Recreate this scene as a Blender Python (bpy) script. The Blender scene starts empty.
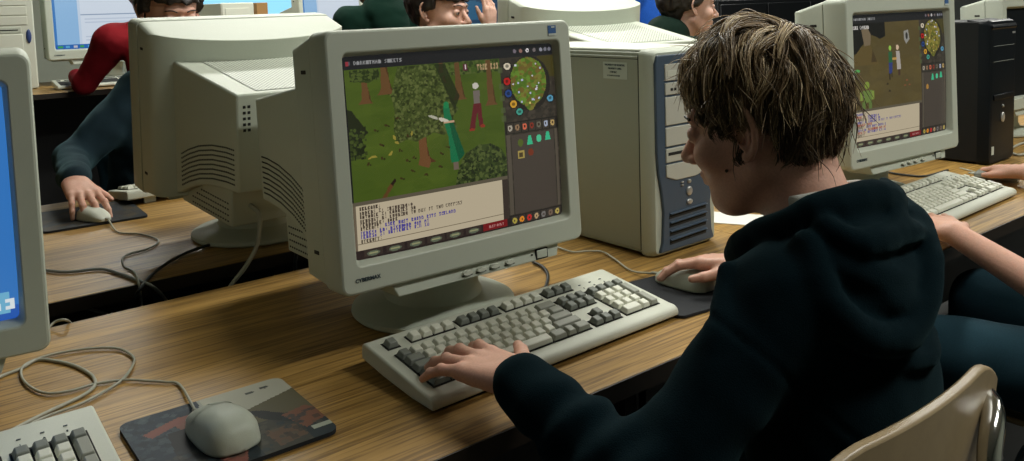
import bpy, bmesh, math, random
import numpy as np
from mathutils import Vector, Matrix
random.seed(7); RNG=np.random.default_rng(7)
sc=bpy.context.scene; COL=sc.collection
PI=math.pi
V=Vector
# ------------------------------------------------------------------ camera
F,CY=847.49,75.915; YAW,PIT,ROLL=-.67029,.0852,-.02985; EYE=np.array([0,-.77985,.51018])
fw=np.array([-math.sin(YAW)*math.cos(PIT),math.cos(YAW)*math.cos(PIT),-math.sin(PIT)])
_r=np.array([math.cos(YAW),math.sin(YAW),0]); _u=np.cross(_r,fw)
rt=math.cos(ROLL)*_r+math.sin(ROLL)*_u; up=-math.sin(ROLL)*_r+math.cos(ROLL)*_u
def ray(x,y): return fw+rt*(x-512)/F-up*(y-CY)/F
def atz(x,y,z): d=ray(x,y); return EYE+d*(z-EYE[2])/d[2]
def aty(x,y,Y): d=ray(x,y); return EYE+d*(Y-EYE[1])/d[1]
def atd(x,y,D): return EYE+ray(x,y)*D
cd=bpy.data.cameras.new('camera'); cam=bpy.data.objects.new('camera',cd); COL.objects.link(cam)
m=Matrix.Identity(4)
for i in range(3): m[i][0]=rt[i]; m[i][1]=up[i]; m[i][2]=-fw[i]; m[i][3]=EYE[i]
cam.matrix_world=m; cd.sensor_width=36; cd.lens=F/1024*36; cd.shift_y=-(230.5-CY)/1024; cd.clip_start=.01
sc.camera=cam
# ------------------------------------------------------------------ materials
def srgb(c):
    c=np.array(c,float)/255; return tuple(np.where(c<=.04045,c/12.92,((c+.055)/1.055)**2.4))
def mat(name,col,rough=.5,metal=0,spec=.5,bump=0,bscale=400,vary=0,sheen=0,sss=0,coat=0):
    m=bpy.data.materials.new(name); m.use_nodes=True; nt=m.node_tree; b=nt.nodes['Principled BSDF']
    b.inputs['Base Color'].default_value=(*col,1); b.inputs['Roughness'].default_value=rough; b.inputs['Metallic'].default_value=metal
    b.inputs['Specular IOR Level'].default_value=spec
    if sheen: b.inputs['Sheen Weight'].default_value=sheen; b.inputs['Sheen Roughness'].default_value=.5; b.inputs['Sheen Tint'].default_value=(.3,.6,.65,1)
    if sss: b.inputs['Subsurface Weight'].default_value=sss; b.inputs['Subsurface Radius'].default_value=(.012,.004,.002); b.inputs['Subsurface Scale'].default_value=1
    if coat: b.inputs['Coat Weight'].default_value=coat
    if bump or vary:
        tc=nt.nodes.new('ShaderNodeTexCoord'); n=nt.nodes.new('ShaderNodeTexNoise'); n.inputs['Scale'].default_value=bscale; n.inputs['Detail'].default_value=3
        nt.links.new(tc.outputs['Object'],n.inputs['Vector'])
        if bump:
            bp=nt.nodes.new('ShaderNodeBump'); bp.inputs['Strength'].default_value=bump; bp.inputs['Distance'].default_value=.002
            nt.links.new(n.outputs['Fac'],bp.inputs['Height']); nt.links.new(bp.outputs['Normal'],b.inputs['Normal'])
        if vary:
            r=nt.nodes.new('ShaderNodeValToRGB'); e=r.color_ramp.elements
            e[0].position=.3; e[1].position=.7
            e[0].color=(*[c*(1-vary) for c in col],1); e[1].color=(*[min(1,c*(1+vary)) for c in col],1)
            nt.links.new(n.outputs['Fac'],r.inputs['Fac']); nt.links.new(r.outputs['Color'],b.inputs['Base Color'])
    return m
PL=(.455,.49,.41)
M={}
M['plastic']=mat('beige_plastic',PL,.5,bump=.08,bscale=1500,vary=.07)
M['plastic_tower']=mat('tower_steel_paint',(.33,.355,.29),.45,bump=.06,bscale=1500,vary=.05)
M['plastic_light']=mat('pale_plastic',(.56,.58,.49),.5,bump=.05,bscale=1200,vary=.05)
M['bay']=mat('drive_bay_plastic',(.50,.50,.43),.5,vary=.04,bscale=800)
M['dark_gap']=mat('dark_gap',(.01,.01,.008),.8)
M['key_light']=mat('light_keycap',(.66,.67,.57),.45,vary=.05,bscale=900)
M['key_grey']=mat('grey_keycap',(.17,.185,.16),.5,vary=.06,bscale=900)
M['key_mid']=mat('mid_grey_keycap',(.29,.30,.25),.5,vary=.06,bscale=900)
M['slate']=mat('slate_blue_plastic',(.055,.085,.125),.4)
M['blue_button']=mat('blue_button_plastic',(.03,.06,.18),.35)
M['black']=mat('black_plastic',(.004,.005,.006),.45,spec=.3)
M['black_gloss']=mat('glossy_black_plastic',(.004,.006,.008),.4,spec=.15)
M['silver']=mat('silver_plastic',(.5,.5,.48),.3,metal=.6)
M['chrome']=mat('chrome',(.62,.62,.6),.12,metal=1)
M['cable_beige']=mat('beige_cable',(.36,.36,.29),.5)
M['cable_grey']=mat('grey_cable',(.2,.22,.2),.5)
M['cable_black']=mat('black_cable',(.015,.02,.022),.4)
M['rubber']=mat('black_foam',(.012,.014,.017),.9,bump=.2,bscale=900)
M['skin']=mat('skin',(.60,.335,.245),.5,sss=.12,bump=.12,bscale=350,vary=.07)
M['skin_pale']=mat('skin_pale',(.56,.33,.25),.5,sss=.12,vary=.06,bscale=200)
M['skin_dark']=mat('skin_tan',(.36,.19,.12),.5,sss=.1,vary=.06,bscale=200)
M['hoodie']=mat('dark_teal_fleece',(.0015,.0068,.0098),.95,spec=.04,bump=.35,bscale=700,sheen=.06,vary=.25)
M['teal']=mat('blue_teal_knit',(.006,.016,.023),.9,spec=.15,bump=.3,bscale=500,sheen=.15,vary=.25)
M['red']=mat('red_knit',(.20,.007,.012),.85,spec=.15,bump=.3,bscale=500,vary=.2)
M['green']=mat('bottle_green_fleece',(.005,.026,.017),.9,spec=.15,bump=.3,bscale=500,vary=.2)
M['darkgreen']=mat('blackish_green_cloth',(.006,.018,.012),.9,spec=.15,vary=.2,bscale=300)
M['royal']=mat('royal_blue_cloth',(.008,.07,.36),.8,spec=.15,vary=.2,bscale=300)
M['grey_shirt']=mat('charcoal_cloth',(.02,.022,.025),.9,vary=.2,bscale=300)
M['white_cloth']=mat('pale_grey_cotton',(.5,.5,.46),.85,bump=.2,bscale=600)
M['denim']=mat('blue_denim',(.014,.043,.060),.9,spec=.15,bump=.4,bscale=900,vary=.35)
M['shoe']=mat('dark_shoe',(.02,.02,.02),.6)
M['eye']=mat('eye_white',(.30,.28,.27),.25); M['iris']=mat('dark_iris',(.03,.02,.015),.1)
M['lip']=mat('lip',(.42,.16,.13),.45)
M['hair_black']=mat('black_hair',(.012,.009,.007),.45,bump=.5,bscale=150)
M['hair_brown']=mat('brown_hair',(.09,.055,.03),.5,bump=.5,bscale=150)
M['chair_shell']=mat('tan_chair_shell',(.34,.255,.145),.35,vary=.06,bscale=60)
M['paper']=mat('white_paper',(.75,.76,.72),.8)
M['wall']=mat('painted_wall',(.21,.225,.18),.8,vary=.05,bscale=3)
M['wall_shade']=mat('shade_tinted_wall',(.03,.033,.03),.8,vary=.05,bscale=3)  # wall colour darkened to stand in for the shade seen under the desks
M['ceil']=mat('ceiling_tile',(.7,.7,.66),.9,vary=.05,bscale=8)
M['floor']=mat('dark_floor',(.012,.013,.012),.55,vary=.3,bscale=12)
M['frame_metal']=mat('dark_steel',(.02,.02,.02),.5)
M['lead']=mat('dark_print',(.012,.03,.045),.5)
M['sticker_blue']=mat('blue_sticker',(.04,.11,.28),.35)
M['sticker']=mat('grey_label',(.5,.55,.5),.5)
M['brown_box']=mat('orange_brown_card',(.30,.16,.05),.7)
M['window_frame']=mat('pale_window_frame',(.5,.55,.55),.5)
def emis(name,col,st):
    m=mat(name,(.02,.02,.02),.3); b=m.node_tree.nodes['Principled BSDF']
    b.inputs['Emission Color'].default_value=(*col,1); b.inputs['Emission Strength'].default_value=st; return m
M['lamp']=emis('lamp_diffuser',(1,.98,.9),4.0)
M['sky']=emis('daylight_pane',(.25,.62,.9),1.0)
def wood(name,a,b,c):
    m=mat(name,a,.38); nt=m.node_tree; bs=nt.nodes['Principled BSDF']; L=nt.links.new
    tc=nt.nodes.new('ShaderNodeTexCoord'); mp=nt.nodes.new('ShaderNodeMapping'); mp.inputs['Scale'].default_value=(1.1,17,17)
    L(tc.outputs['Object'],mp.inputs['Vector'])
    n1=nt.nodes.new('ShaderNodeTexNoise'); n1.inputs['Scale'].default_value=1.7; n1.inputs['Detail'].default_value=5; n1.inputs['Distortion'].default_value=1.2
    L(mp.outputs['Vector'],n1.inputs['Vector'])
    mp2=nt.nodes.new('ShaderNodeMapping'); mp2.inputs['Scale'].default_value=(3.5,120,120); L(tc.outputs['Object'],mp2.inputs['Vector'])
    n2=nt.nodes.new('ShaderNodeTexNoise'); n2.inputs['Scale'].default_value=1.6; n2.inputs['Detail'].default_value=4; n2.inputs['Distortion'].default_value=.6
    L(mp2.outputs['Vector'],n2.inputs['Vector'])
    r1=nt.nodes.new('ShaderNodeValToRGB'); e=r1.color_ramp.elements; e[0].position=.32; e[0].color=(*b,1); e[1].position=.62; e[1].color=(*a,1)
    L(n1.outputs['Fac'],r1.inputs['Fac'])
    r2=nt.nodes.new('ShaderNodeValToRGB'); e=r2.color_ramp.elements; e[0].position=.38; e[0].color=(.36,.32,.26,1); e[1].position=.54; e[1].color=(1,1,1,1)
    L(n2.outputs['Fac'],r2.inputs['Fac'])
    mx=nt.nodes.new('ShaderNodeMix'); mx.data_type='RGBA'; mx.blend_type='MULTIPLY'; mx.inputs[0].default_value=.8
    L(r1.outputs['Color'],mx.inputs[6]); L(r2.outputs['Color'],mx.inputs[7]); L(mx.outputs[2],bs.inputs['Base Color'])
    bp=nt.nodes.new('ShaderNodeBump'); bp.inputs['Strength'].default_value=.1; bp.inputs['Distance'].default_value=.001
    L(n2.outputs['Fac'],bp.inputs['Height']); L(bp.outputs['Normal'],bs.inputs['Normal'])
    return m
M['wood']=wood('oak_laminate',(.46,.275,.078),(.29,.165,.043),0)
M['wood_edge']=mat('dark_desk_edge',(.018,.012,.007),.5,vary=.2,bscale=60)
def dots_mat():
    m=mat('perforated_plastic',PL,.5); nt=m.node_tree; bs=nt.nodes['Principled BSDF']; L=nt.links.new
    tc=nt.nodes.new('ShaderNodeTexCoord'); sp=nt.nodes.new('ShaderNodeSeparateXYZ'); L(tc.outputs['Object'],sp.inputs[0])
    def fr(o,s):
        a=nt.nodes.new('ShaderNodeMath'); a.operation='MULTIPLY'; a.inputs[1].default_value=s; L(o,a.inputs[0])
        return a.outputs[0]
    def mt(op,a,b=None):
        n=nt.nodes.new('ShaderNodeMath'); n.operation=op
        for i,v in enumerate([a,b]):
            if v is None: continue
            if isinstance(v,(int,float)): n.inputs[i].default_value=v
            else: L(v,n.inputs[i])
        return n.outputs[0]
    s=1/.0095
    x=mt('MULTIPLY',sp.outputs[0],s); y=mt('MULTIPLY',sp.outputs[1],s)
    a=mt('SUBTRACT',mt('FRACT',mt('ADD',x,y)),.5); b=mt('SUBTRACT',mt('FRACT',mt('SUBTRACT',x,y)),.5)
    d=mt('SQRT',mt('ADD',mt('MULTIPLY',a,a),mt('MULTIPLY',b,b)))
    k=mt('LESS_THAN',d,.27)
    mx=nt.nodes.new('ShaderNodeMix'); mx.data_type='RGBA'; mx.inputs[6].default_value=(*PL,1); mx.inputs[7].default_value=(.03,.035,.025,1)
    L(k,mx.inputs[0]); L(mx.outputs[2],bs.inputs['Base Color'])
    return m
M['dots']=dots_mat()
def attr_mat(name,emit,rough=.25):
    m=mat(name,(.01,.01,.01),rough); nt=m.node_tree; bs=nt.nodes['Principled BSDF']
    a=nt.nodes.new('ShaderNodeAttribute'); a.attribute_name='Col'
    if emit>0:
        nt.links.new(a.outputs['Color'],bs.inputs['Emission Color']); bs.inputs['Emission Strength'].default_value=emit
    else: nt.links.new(a.outputs['Color'],bs.inputs['Base Color'])
    return m
M['screen']=attr_mat('lit_screen',.58)
M['print']=attr_mat('printed_picture',0,.6)
def hair_mat():
    m=attr_mat('brown_blond_hair',0,.42); return m
M['hair']=hair_mat()
# ------------------------------------------------------------------ object helpers
def link(o,parent=None):
    COL.objects.link(o)
    if parent: o.parent=parent
    return o
def thing(name,label,cat,loc=(0,0,0),rot=(0,0,0),group=None,scale=1):
    o=bpy.data.objects.new(name,None); o.empty_display_size=.02; link(o); o.location=loc; o.rotation_euler=rot; o.scale=(scale,)*3
    return tag(o,label,cat,group)
def tag(o,label,cat,group=None):
    o['label']=label; o['category']=cat
    if group: o['group']=group
    return o
def struct(o): o['kind']='structure'; return o
def meshobj(name,verts,faces,m,parent=None,smooth=False,loc=None,rot=None,bevel=0,segs=2,angle=None):
    me=bpy.data.meshes.new(name); me.from_pydata([tuple(v) for v in verts],[],[tuple(f) for f in faces]); me.update()
    return fin(name,me,m,parent,smooth,loc,rot,bevel,segs,angle)
def fin(name,me,m,parent=None,smooth=False,loc=None,rot=None,bevel=0,segs=2,angle=None):
    if m is not None: me.materials.append(m)
    if smooth or bevel or angle:
        me.polygons.foreach_set('use_smooth',[True]*len(me.polygons))
        if not smooth: me.set_sharp_from_angle(angle=angle or .6)
    o=bpy.data.objects.new(name,me); link(o,parent)
    if loc is not None: o.location=loc
    if rot is not None: o.rotation_euler=rot
    if bevel:
        b=o.modifiers.new('bevel','BEVEL'); b.width=bevel; b.segments=segs; b.limit_method='ANGLE'; b.angle_limit=.5; b.harden_normals=False
    return o
class G:
    def __init__(s): s.v=[]; s.f=[]
    def add(s,vs,fs):
        n=len(s.v); s.v+= [tuple(v) for v in vs]; s.f+=[tuple(i+n for i in f) for f in fs]; return s
    def box(s,x0,x1,y0,y1,z0,z1):
        return s.hexa([(x0,y0,z0),(x1,y0,z0),(x1,y1,z0),(x0,y1,z0),(x0,y0,z1),(x1,y0,z1),(x1,y1,z1),(x0,y1,z1)])
    def hexa(s,p): return s.add(p,[(0,3,2,1),(4,5,6,7),(0,1,5,4),(1,2,6,5),(2,3,7,6),(3,0,4,7)])
    def prism(s,poly,a,b,ax='y'):   # poly in the two other axes (ccw)
        n=len(poly)
        def P(q,h): return {'y':(q[0],h,q[1]),'z':(q[0],q[1],h),'x':(h,q[0],q[1])}[ax]
        vs=[P(q,a) for q in poly]+[P(q,b) for q in poly]
        fs=[tuple(range(n)),tuple(range(2*n-1,n-1,-1))]+[(i,i+n,(i+1)%n+n,(i+1)%n) for i in range(n)]
        return s.add(vs,fs)
    def lathe(s,prof,seg=48,c=(0,0)):
        vs=[];fs=[]
        for r,z in prof:
            for k in range(seg): a=2*PI*k/seg; vs.append((c[0]+r*math.cos(a),c[1]+r*math.sin(a),z))
        for i in range(len(prof)-1):
            for k in range(seg): k2=(k+1)%seg; fs.append((i*seg+k,i*seg+k2,(i+1)*seg+k2,(i+1)*seg+k))
        fs.append(tuple(range(seg-1,-1,-1))); fs.append(tuple((len(prof)-1)*seg+k for k in range(seg)))
        return s.add(vs,fs)
    def rings(s,rs,cap0=True,cap1=True):
        n=len(rs[0]); vs=[p for r in rs for p in r]; fs=[]
        for i in range(len(rs)-1):
            for k in range(n): k2=(k+1)%n; fs.append((i*n+k,i*n+k2,(i+1)*n+k2,(i+1)*n+k))
        if cap0: fs.append(tuple(range(n-1,-1,-1)))
        if cap1: fs.append(tuple((len(rs)-1)*n+k for k in range(n)))
        return s.add(vs,fs)
    def obj(s,name,m,parent=None,**k):
        me=bpy.data.meshes.new(name); me.from_pydata(s.v,[],s.f)
        bm=bmesh.new(); bm.from_mesh(me); bmesh.ops.recalc_face_normals(bm,faces=bm.faces); bm.to_mesh(me); bm.free(); me.update()
        return fin(name,me,m,parent,**k)
def smooth_path(pts,n=6):
    P=[np.array(p,float) for p in pts]; P=[2*P[0]-P[1]]+P+[2*P[-1]-P[-2]]; out=[]
    for i in range(1,len(P)-2):
        for k in range(n):
            t=k/n; a,b,c,d=P[i-1:i+3]
            out.append(.5*((2*b)+(-a+c)*t+(2*a-5*b+4*c-d)*t*t+(-a+3*b-3*c+d)*t**3))
    out.append(P[-2]); return out
def tube_geo(g,pts,r,seg=8,ref=None):
    P=[np.array(p,float) for p in pts]; rs=[]; up_=np.array([0,0,1.]) if ref is None else np.array(ref,float)
    for i,p in enumerate(P):
        t=P[min(i+1,len(P)-1)]-P[max(i-1,0)]; t/=np.linalg.norm(t)+1e-9
        s_=np.cross(t,up_); 
        if np.linalg.norm(s_)<1e-3: s_=np.cross(t,[1,0,0])
        s_/=np.linalg.norm(s_); n_=np.cross(s_,t); up_=n_
        rr=r[i] if hasattr(r,'__len__') else r
        rs.append([tuple(p+rr*(math.cos(2*PI*k/seg)*s_+math.sin(2*PI*k/seg)*n_)) for k in range(seg)])
    return g.rings(rs)
def cable(name,pts,r,m,parent=None,label=None,cat='cable',group=None,n=6):
    g=G(); tube_geo(g,smooth_path(pts,n),r)
    o=g.obj(name,m,parent,smooth=True)
    if label: tag(o,label,cat,group)
    return o
def rrect(w,h,r,y,cx=0,cz=0,k=5):  # rounded rectangle ring in xz at depth y
    out=[]
    for sx,sz,a0 in ((1,1,0),(-1,1,PI/2),(-1,-1,PI),(1,-1,3*PI/2)):
        for i in range(k+1):
            a=a0+PI/2*i/k; out.append((cx+sx*(w/2-r)+r*math.cos(a),y,cz+sz*(h/2-r)+r*math.sin(a)))
    return out
def copy_tree(o,parent=None):
    c=o.copy(); COL.objects.link(c)
    if parent: c.parent=parent; c.matrix_parent_inverse=o.matrix_parent_inverse
    for ch in [x for x in o.children]: copy_tree(ch,c)
    return c
def text(name,s,size,m,parent,loc,rot,ext=.0003,bold=False,sx=1):
    cu=bpy.data.curves.new(name,'FONT'); cu.body=s; cu.size=size; cu.extrude=ext; cu.align_x='CENTER'; cu.align_y='CENTER'
    if bold: cu.offset=size*.02
    o=bpy.data.objects.new(name,cu); link(o); bpy.context.view_layer.update()
    me=bpy.data.meshes.new_from_object(o.evaluated_get(bpy.context.evaluated_depsgraph_get())); bpy.data.objects.remove(o)
    o=bpy.data.objects.new(name,me); link(o,parent); me.materials.clear(); me.materials.append(m); o.location=loc; o.rotation_euler=rot; o.scale=(sx,1,1)
    return o
# ------------------------------------------------------------------ raster pictures for screens / printed mats
class Pic:
    def __init__(s,w,h,bg): s.w,s.h=w,h; s.a=np.zeros((h,w,3)); s.a[:]=np.array(bg)/255; s.yy,s.xx=np.mgrid[0:h,0:w]; s.xx=(s.xx+.5)/w*100; s.yy=(s.yy+.5)/h*100
    def mask(s,mk,c,al=1): c=np.array(c)/255; s.a[mk]=s.a[mk]*(1-al)+c*al
    def rect(s,x0,y0,x1,y1,c,al=1): s.mask((s.xx>=x0)&(s.xx<x1)&(s.yy>=y0)&(s.yy<y1),c,al)
    def ell(s,x,y,rx,ry,c,al=1,rot=0):
        dx,dy=s.xx-x,s.yy-y; u=dx*math.cos(rot)+dy*math.sin(rot); v=-dx*math.sin(rot)+dy*math.cos(rot)
        s.mask((u/rx)**2+(v/ry)**2<1,c,al)
    def poly(s,pts,c,al=1):
        ins=np.zeros(s.xx.shape,bool); n=len(pts)
        for i in range(n):
            (x1,y1),(x2,y2)=pts[i],pts[(i+1)%n]
            if y1==y2: continue
            k=((y1>s.yy)!=(y2>s.yy))&(s.xx<(x2-x1)*(s.yy-y1)/(y2-y1)+x1); ins^=k
        s.mask(ins,c,al)
    def mottle(s,mk,cs,n,r0,r1,al=1):
        ys,xs=np.where(mk)
        if len(ys)==0: return
        for _ in range(n):
            i=RNG.integers(len(ys)); x,y=s.xx[ys[i],xs[i]],s.yy[ys[i],xs[i]]; r=RNG.uniform(r0,r1)
            k=(((s.xx-x)/r)**2+((s.yy-y)/r/1.2)**2<1)&mk; s.mask(k,cs[RNG.integers(len(cs))],al)
    def text(s,x,y,t,c,ch=2.6,cw=1.15,al=1):
        for chn in t:
            if chn!=' ':
                g=FONT.get(chn.upper())
                if g:
                    for r in range(5):
                        for q in range(3):
                            if g[r*3+q]=='1': s.rect(x+q*cw/3.6,y+r*ch/5,x+(q+1)*cw/3.6+.12,y+(r+1)*ch/5+.12,c,al)
            x+=cw*1.2
        return x
FONT=dict(zip("ABCDEFGHIJKLMNOPQRSTUVWXYZ0123456789:.-[]",
"010101111101101 110101110101110 011100100100011 110101101101110 111100110100111 111100110100100 011100101101011 101101111101101 111010010010111 001001001101010 101101110101101 100100100100111 101111111101101 110101101101101 010101101101010 110101110100100 010101101110011 110101110101101 011100010001110 111010010010010 101101101101111 101101101101010 101101111111101 101101010101101 101101010010010 111001010100111 010101101101010 010110010010111 110001010100111 110001010001110 101101111001001 111100110001110 011100110101010 111001010010010 010101010101010 010101011001110 000010000010000 000000000000010 000000111000000 110100100100110 011001001001011".split()))
def game_screen(brown):
    w,h=(340,272)
    p=Pic(w,h,(22,22,24))
    # game world area x 0..74, y 6..75 ; chat y 75..94 ; tool bar 94..100 ; side panel 75..100
    g=(74,92,28) if not brown else (88,76,44)
    p.rect(1,6.5,74,76,g)
    area=(p.xx>1)&(p.xx<74)&(p.yy>6.5)&(p.yy<76)
    for i in range(90):
        x,y=RNG.uniform(1,74),RNG.uniform(7,76); r=RNG.uniform(4,11)
        k=(((p.xx-x)/r)**2+((p.yy-y)/(r*.55))**2<1)&area
        p.mask(k,((60,80,22),(86,104,34),(68,88,28))[i%3] if not brown else ((82,70,34),(104,90,48),(88,74,36))[i%3],.22)
    if not brown:
        trunks=[(9,13,1.6,12),(18,12,2.0,9),(44,10,1.2,8),(52,13,1.8,15),(68,13,1.6,20)]
        for (x,y,r,l) in trunks:
            p.poly([(x-r*.7,y-6),(x+r*.7,y-6),(x+r,y+l-3),(x+r*2,y+l),(x-r*2,y+l),(x-r,y+l-3)],(104,74,42)); p.poly([(x+.2*r,y-6),(x+r*.7,y-6),(x+r,y+l-3),(x+r*1.6,y+l)],(78,54,28))
        p.poly([(3,7),(15,7),(16,11),(11,14),(4,13)],(52,66,26)); p.mottle((p.xx>3)&(p.xx<16)&(p.yy<13)&(p.yy>7),[(40,52,20),(78,92,40)],90,.4,.9)
        p.rect(34,6.5,74,12,(62,78,30)); p.mottle((p.xx>34)&(p.xx<74)&(p.yy>6.5)&(p.yy<14),[(48,62,24),(84,98,44),(66,88,30)],260,.4,1.1)
        for (x,y,r,l) in trunks[2:]: p.poly([(x-r*.7,y-6),(x+r*.7,y-6),(x+r*.8,y+l-6),(x-r*.8,y+l-6)],(100,72,40))
        p.poly([(1,27),(3,28),(9,40),(6,42),(7,50),(1,52)],(34,40,20)); mk=(p.xx<8)&(p.yy>36)&(p.yy<53)&(p.xx>1); p.mottle(mk,[(54,66,26),(30,38,16),(70,84,36)],70,.4,.9)
        # big tree
        p.poly([(30.5,40),(34.5,40),(34.7,56),(38.5,60),(36,60),(35,63),(32.6,62),(30,60.5),(31,56)],(112,76,44)); p.poly([(33.3,40),(34.5,40),(34.7,56),(38.5,60),(36,60)],(84,54,30))
        p.poly([(24,7),(39,7),(44,14),(47,24),(51,33),(48,37),(50,43),(43,46),(38,44),(30,48),(26,46),(21,48),(20,40),(21,30),(20,22)],(66,78,34))
        mk=(p.a[:,:,0]>.255)&(p.a[:,:,0]<.262)&(p.xx>18)&(p.xx<52)&(p.yy<50)
        p.mottle(mk,[(44,54,22),(84,96,46),(56,68,28),(98,108,56)],900,.35,.85,.9)
        p.poly([(41,7),(46,7),(52,26),(49,33),(46,24)],(30,38,18),.75)
        # bush
        p.poly([(47,76),(49,66),(53,58),(60,54.5),(67,55),(72,59),(74,64),(74,76)],(58,72,32))
        mk=(p.xx>46)&(p.xx<74)&(p.yy>54)&(p.yy<76)&(np.abs(p.a[:,:,0]-58/255)<.004); p.mottle(mk,[(34,44,20),(82,94,46),(48,60,26)],420,.4,.9)
        # green robed adventurer
        p.poly([(43.6,30),(46,30),(47.5,38),(52.4,58),(49.5,62),(45.5,62),(45,48),(43.5,40)],(22,112,70)); p.poly([(45.8,40),(47.5,38),(52.4,58),(49.5,62)],(12,84,52))
        p.ell(45,30,1.3,1.9,(30,130,76)); p.rect(43.2,38.6,48.6,40.2,(196,160,128)); p.ell(43.4,38,2.6,1,(206,200,180),1,.5); p.rect(46.6,62,49.2,66,(112,98,84)); p.ell(38.5,35.8,2.6,.7,(210,206,190),.8,.5)
        # grey robed figure
        p.ell(60.5,21,1.5,1.7,(206,200,186)); p.poly([(59,23.5),(62.4,23.5),(62,31),(59,31)],(116,106,98)); p.poly([(58.5,31),(62.5,31),(62.8,40),(63.2,44),(61,44),(60.4,36),(58.6,45),(55.8,45),(57.6,36)],(98,34,38)); p.ell(57,45.5,1.4,.9,(140,52,34)); p.ell(62.6,44,1.2,.9,(140,52,34))
        for (x,y) in [(12,39),(14,47),(17,37),(22,34),(14,54),(26,44),(28,56),(33,66),(22,66),(40,63),(44,53),(8,56),(27,63),(41,56),(25,57),(22,51)]:
            p.ell(x,y,.9,.5,(58,40,20),.8,RNG.uniform(0,3)); p.ell(x+1,y+.6,.5,.4,(40,30,16),.8)
        for (x,y) in [(20,44),(18,52),(9,53),(11,52.5),(21,47),(28,43)]: p.ell(x,y,1.3,.6,(160,144,60),.9,RNG.uniform(0,3))
        p.poly([(17,68),(18.5,69),(13.5,77),(12,76)],(96,66,34)); p.poly([(17,68),(19,65.5),(19.6,66.6),(18,69.5)],(38,28,18))
        p.rect(55,8,57.2,12,(88,40,50)); p.rect(55.8,8.6,56.4,11.4,(220,200,200)); p.text(62,9,'TREE [S]',(178,150,110),3.2,1.2)
    else:
        p.poly([(1,6.5),(36,6.5),(36,18),(30,20),(22,16),(12,24),(6,30),(1,32)],(12,12,12))
        p.poly([(12,12),(18,10),(21,16),(20,24),(14,25)],(120,104,80)); p.poly([(4,32),(10,26),(20,24),(22,30),(28,40),(1,40)],(96,80,42)); p.poly([(22,28),(26,38),(20,38)],(70,56,30))
        p.poly([(56,15),(61,14),(62,22),(58,26),(56,22)],(150,148,140)); p.ell(59,19,1.4,3,(50,50,48))
        p.ell(40,28,1.4,2,(150,200,80)); p.poly([(38,31),(42,31),(42,40),(38,40)],(40,96,60)); p.poly([(38,40),(42,40),(41.5,48),(38,50)],(46,60,120)); p.rect(38,49,39.2,54,(40,34,24)); p.rect(40.3,48,41.4,52,(40,34,24))
        p.ell(48,28,1.6,2,(220,190,160)); p.poly([(46,31),(50,31),(51,46),(46.5,46)],(176,168,160)); p.rect(48,46,50,51,(70,50,40)); p.rect(42,36,46.5,38,(190,150,80))
        p.ell(15,56,2.4,3,(130,150,60)); p.poly([(10,60),(20,60),(19,70),(12,70)],(108,130,62)); p.rect(10,69,13,76,(96,118,58)); p.rect(16.5,69,19.5,76,(96,118,58)); p.rect(8,61,10.5,68,(130,150,66)); p.rect(19.5,61,22,68,(130,150,66)); p.ell(6,44,2.6,1.2,(90,170,90))
        for (x,y) in [(57,56),(60,60),(55,60),(38,63),(36,57)]: p.ell(x,y,1.1,.8,(134,80,50) if x>50 else (40,34,20),.9)
    # side panel
    p.rect(74,6.5,100,100,(58,52,44)); mk=(p.xx>74)&(p.yy>6.5); p.mottle(mk,[(46,42,36),(74,66,56),(52,48,40)],500,.5,1.4,.7)
    p.rect(92,7,100,20,(70,64,28))
    p.ell(87.5,22.5,10,16.2,(38,34,30)); mm=((p.xx-87)/8.6)**2+((p.yy-21.5)/14.4)**2<1
    mm|=((p.xx>83)&(p.xx<91)&(p.yy>30)&(p.yy<39)&(np.abs(p.xx-87)<(40-p.yy)*.6))
    p.mask(mm,(96,124,40) if not brown else (122,116,44)); p.mottle(mm,[(78,108,30),(126,120,50),(104,140,46),(112,92,40)] if not brown else [(140,120,50),(96,100,36),(150,140,60),(84,80,40)],360,.5,1.3,.8)
    p.mottle(mm,[(220,220,230),(190,190,220),(230,210,120)],20,.35,.6)
    for (x,y,c) in [(77.5,11.5,(226,212,186)),(76.8,20.3,(186,26,26)),(77,27.5,(40,70,130)),(79,34,(214,160,50)),(81.6,38.8,(70,160,140)),(97,33,(90,160,190))]:
        p.ell(x,y,2.1,2.6,(24,22,20)); p.ell(x,y,1.6,2.1,c); p.ell(x,y,.7,.9,tuple(int(q*.6) for q in c))
    for y in (14,23,30,37,42): p.rect(72.8,y-1.8,75,y+1.2,(84,96,60),.7)
    p.rect(74.5,44.2,100,51.2,(34,31,28))
    ic=[(176,168,150),(150,120,90),(226,110,80),(140,50,36),(110,106,90),(170,180,200),(190,160,100)]
    for i,c in enumerate(ic):
        x=76.6+i*3.45; p.rect(x-1.5,45,x+1.5,50.6,(62,56,48)); p.ell(x,47.8,1.0,1.9,c); p.ell(x,47.8,.4,.8,(60,40,30))
    p.rect(77,52,97.5,93,(74,66,58)); p.rect(74.8,51.5,76.6,93,(88,80,68)); p.rect(98,51.5,99.2,93,(88,80,68))
    for (x,y,c,t) in [(81,57,(86,100,40),0),(85.5,56.5,(60,190,140),1),(90,56,(80,200,150),0),(94.4,55.5,(60,190,140),1)]+([(81,64,(170,150,80),2),(85.7,63.5,(120,54,34),0)] if not brown else [(80,64,(176,130,60),0)]):
        if brown and x<84 and y<60: continue
        if t==1: p.poly([(x-.5,y-3),(x+.5,y-3),(x+1.5,y+2.4),(x-1.5,y+2.4)],c)
        elif t==2: p.rect(x-1.6,y-2.2,x+1.6,y+2.2,c); p.rect(x-.9,y-1.3,x+.9,y+1.3,(80,66,40))
        else: p.ell(x,y,1.3,2.1,c)
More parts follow.
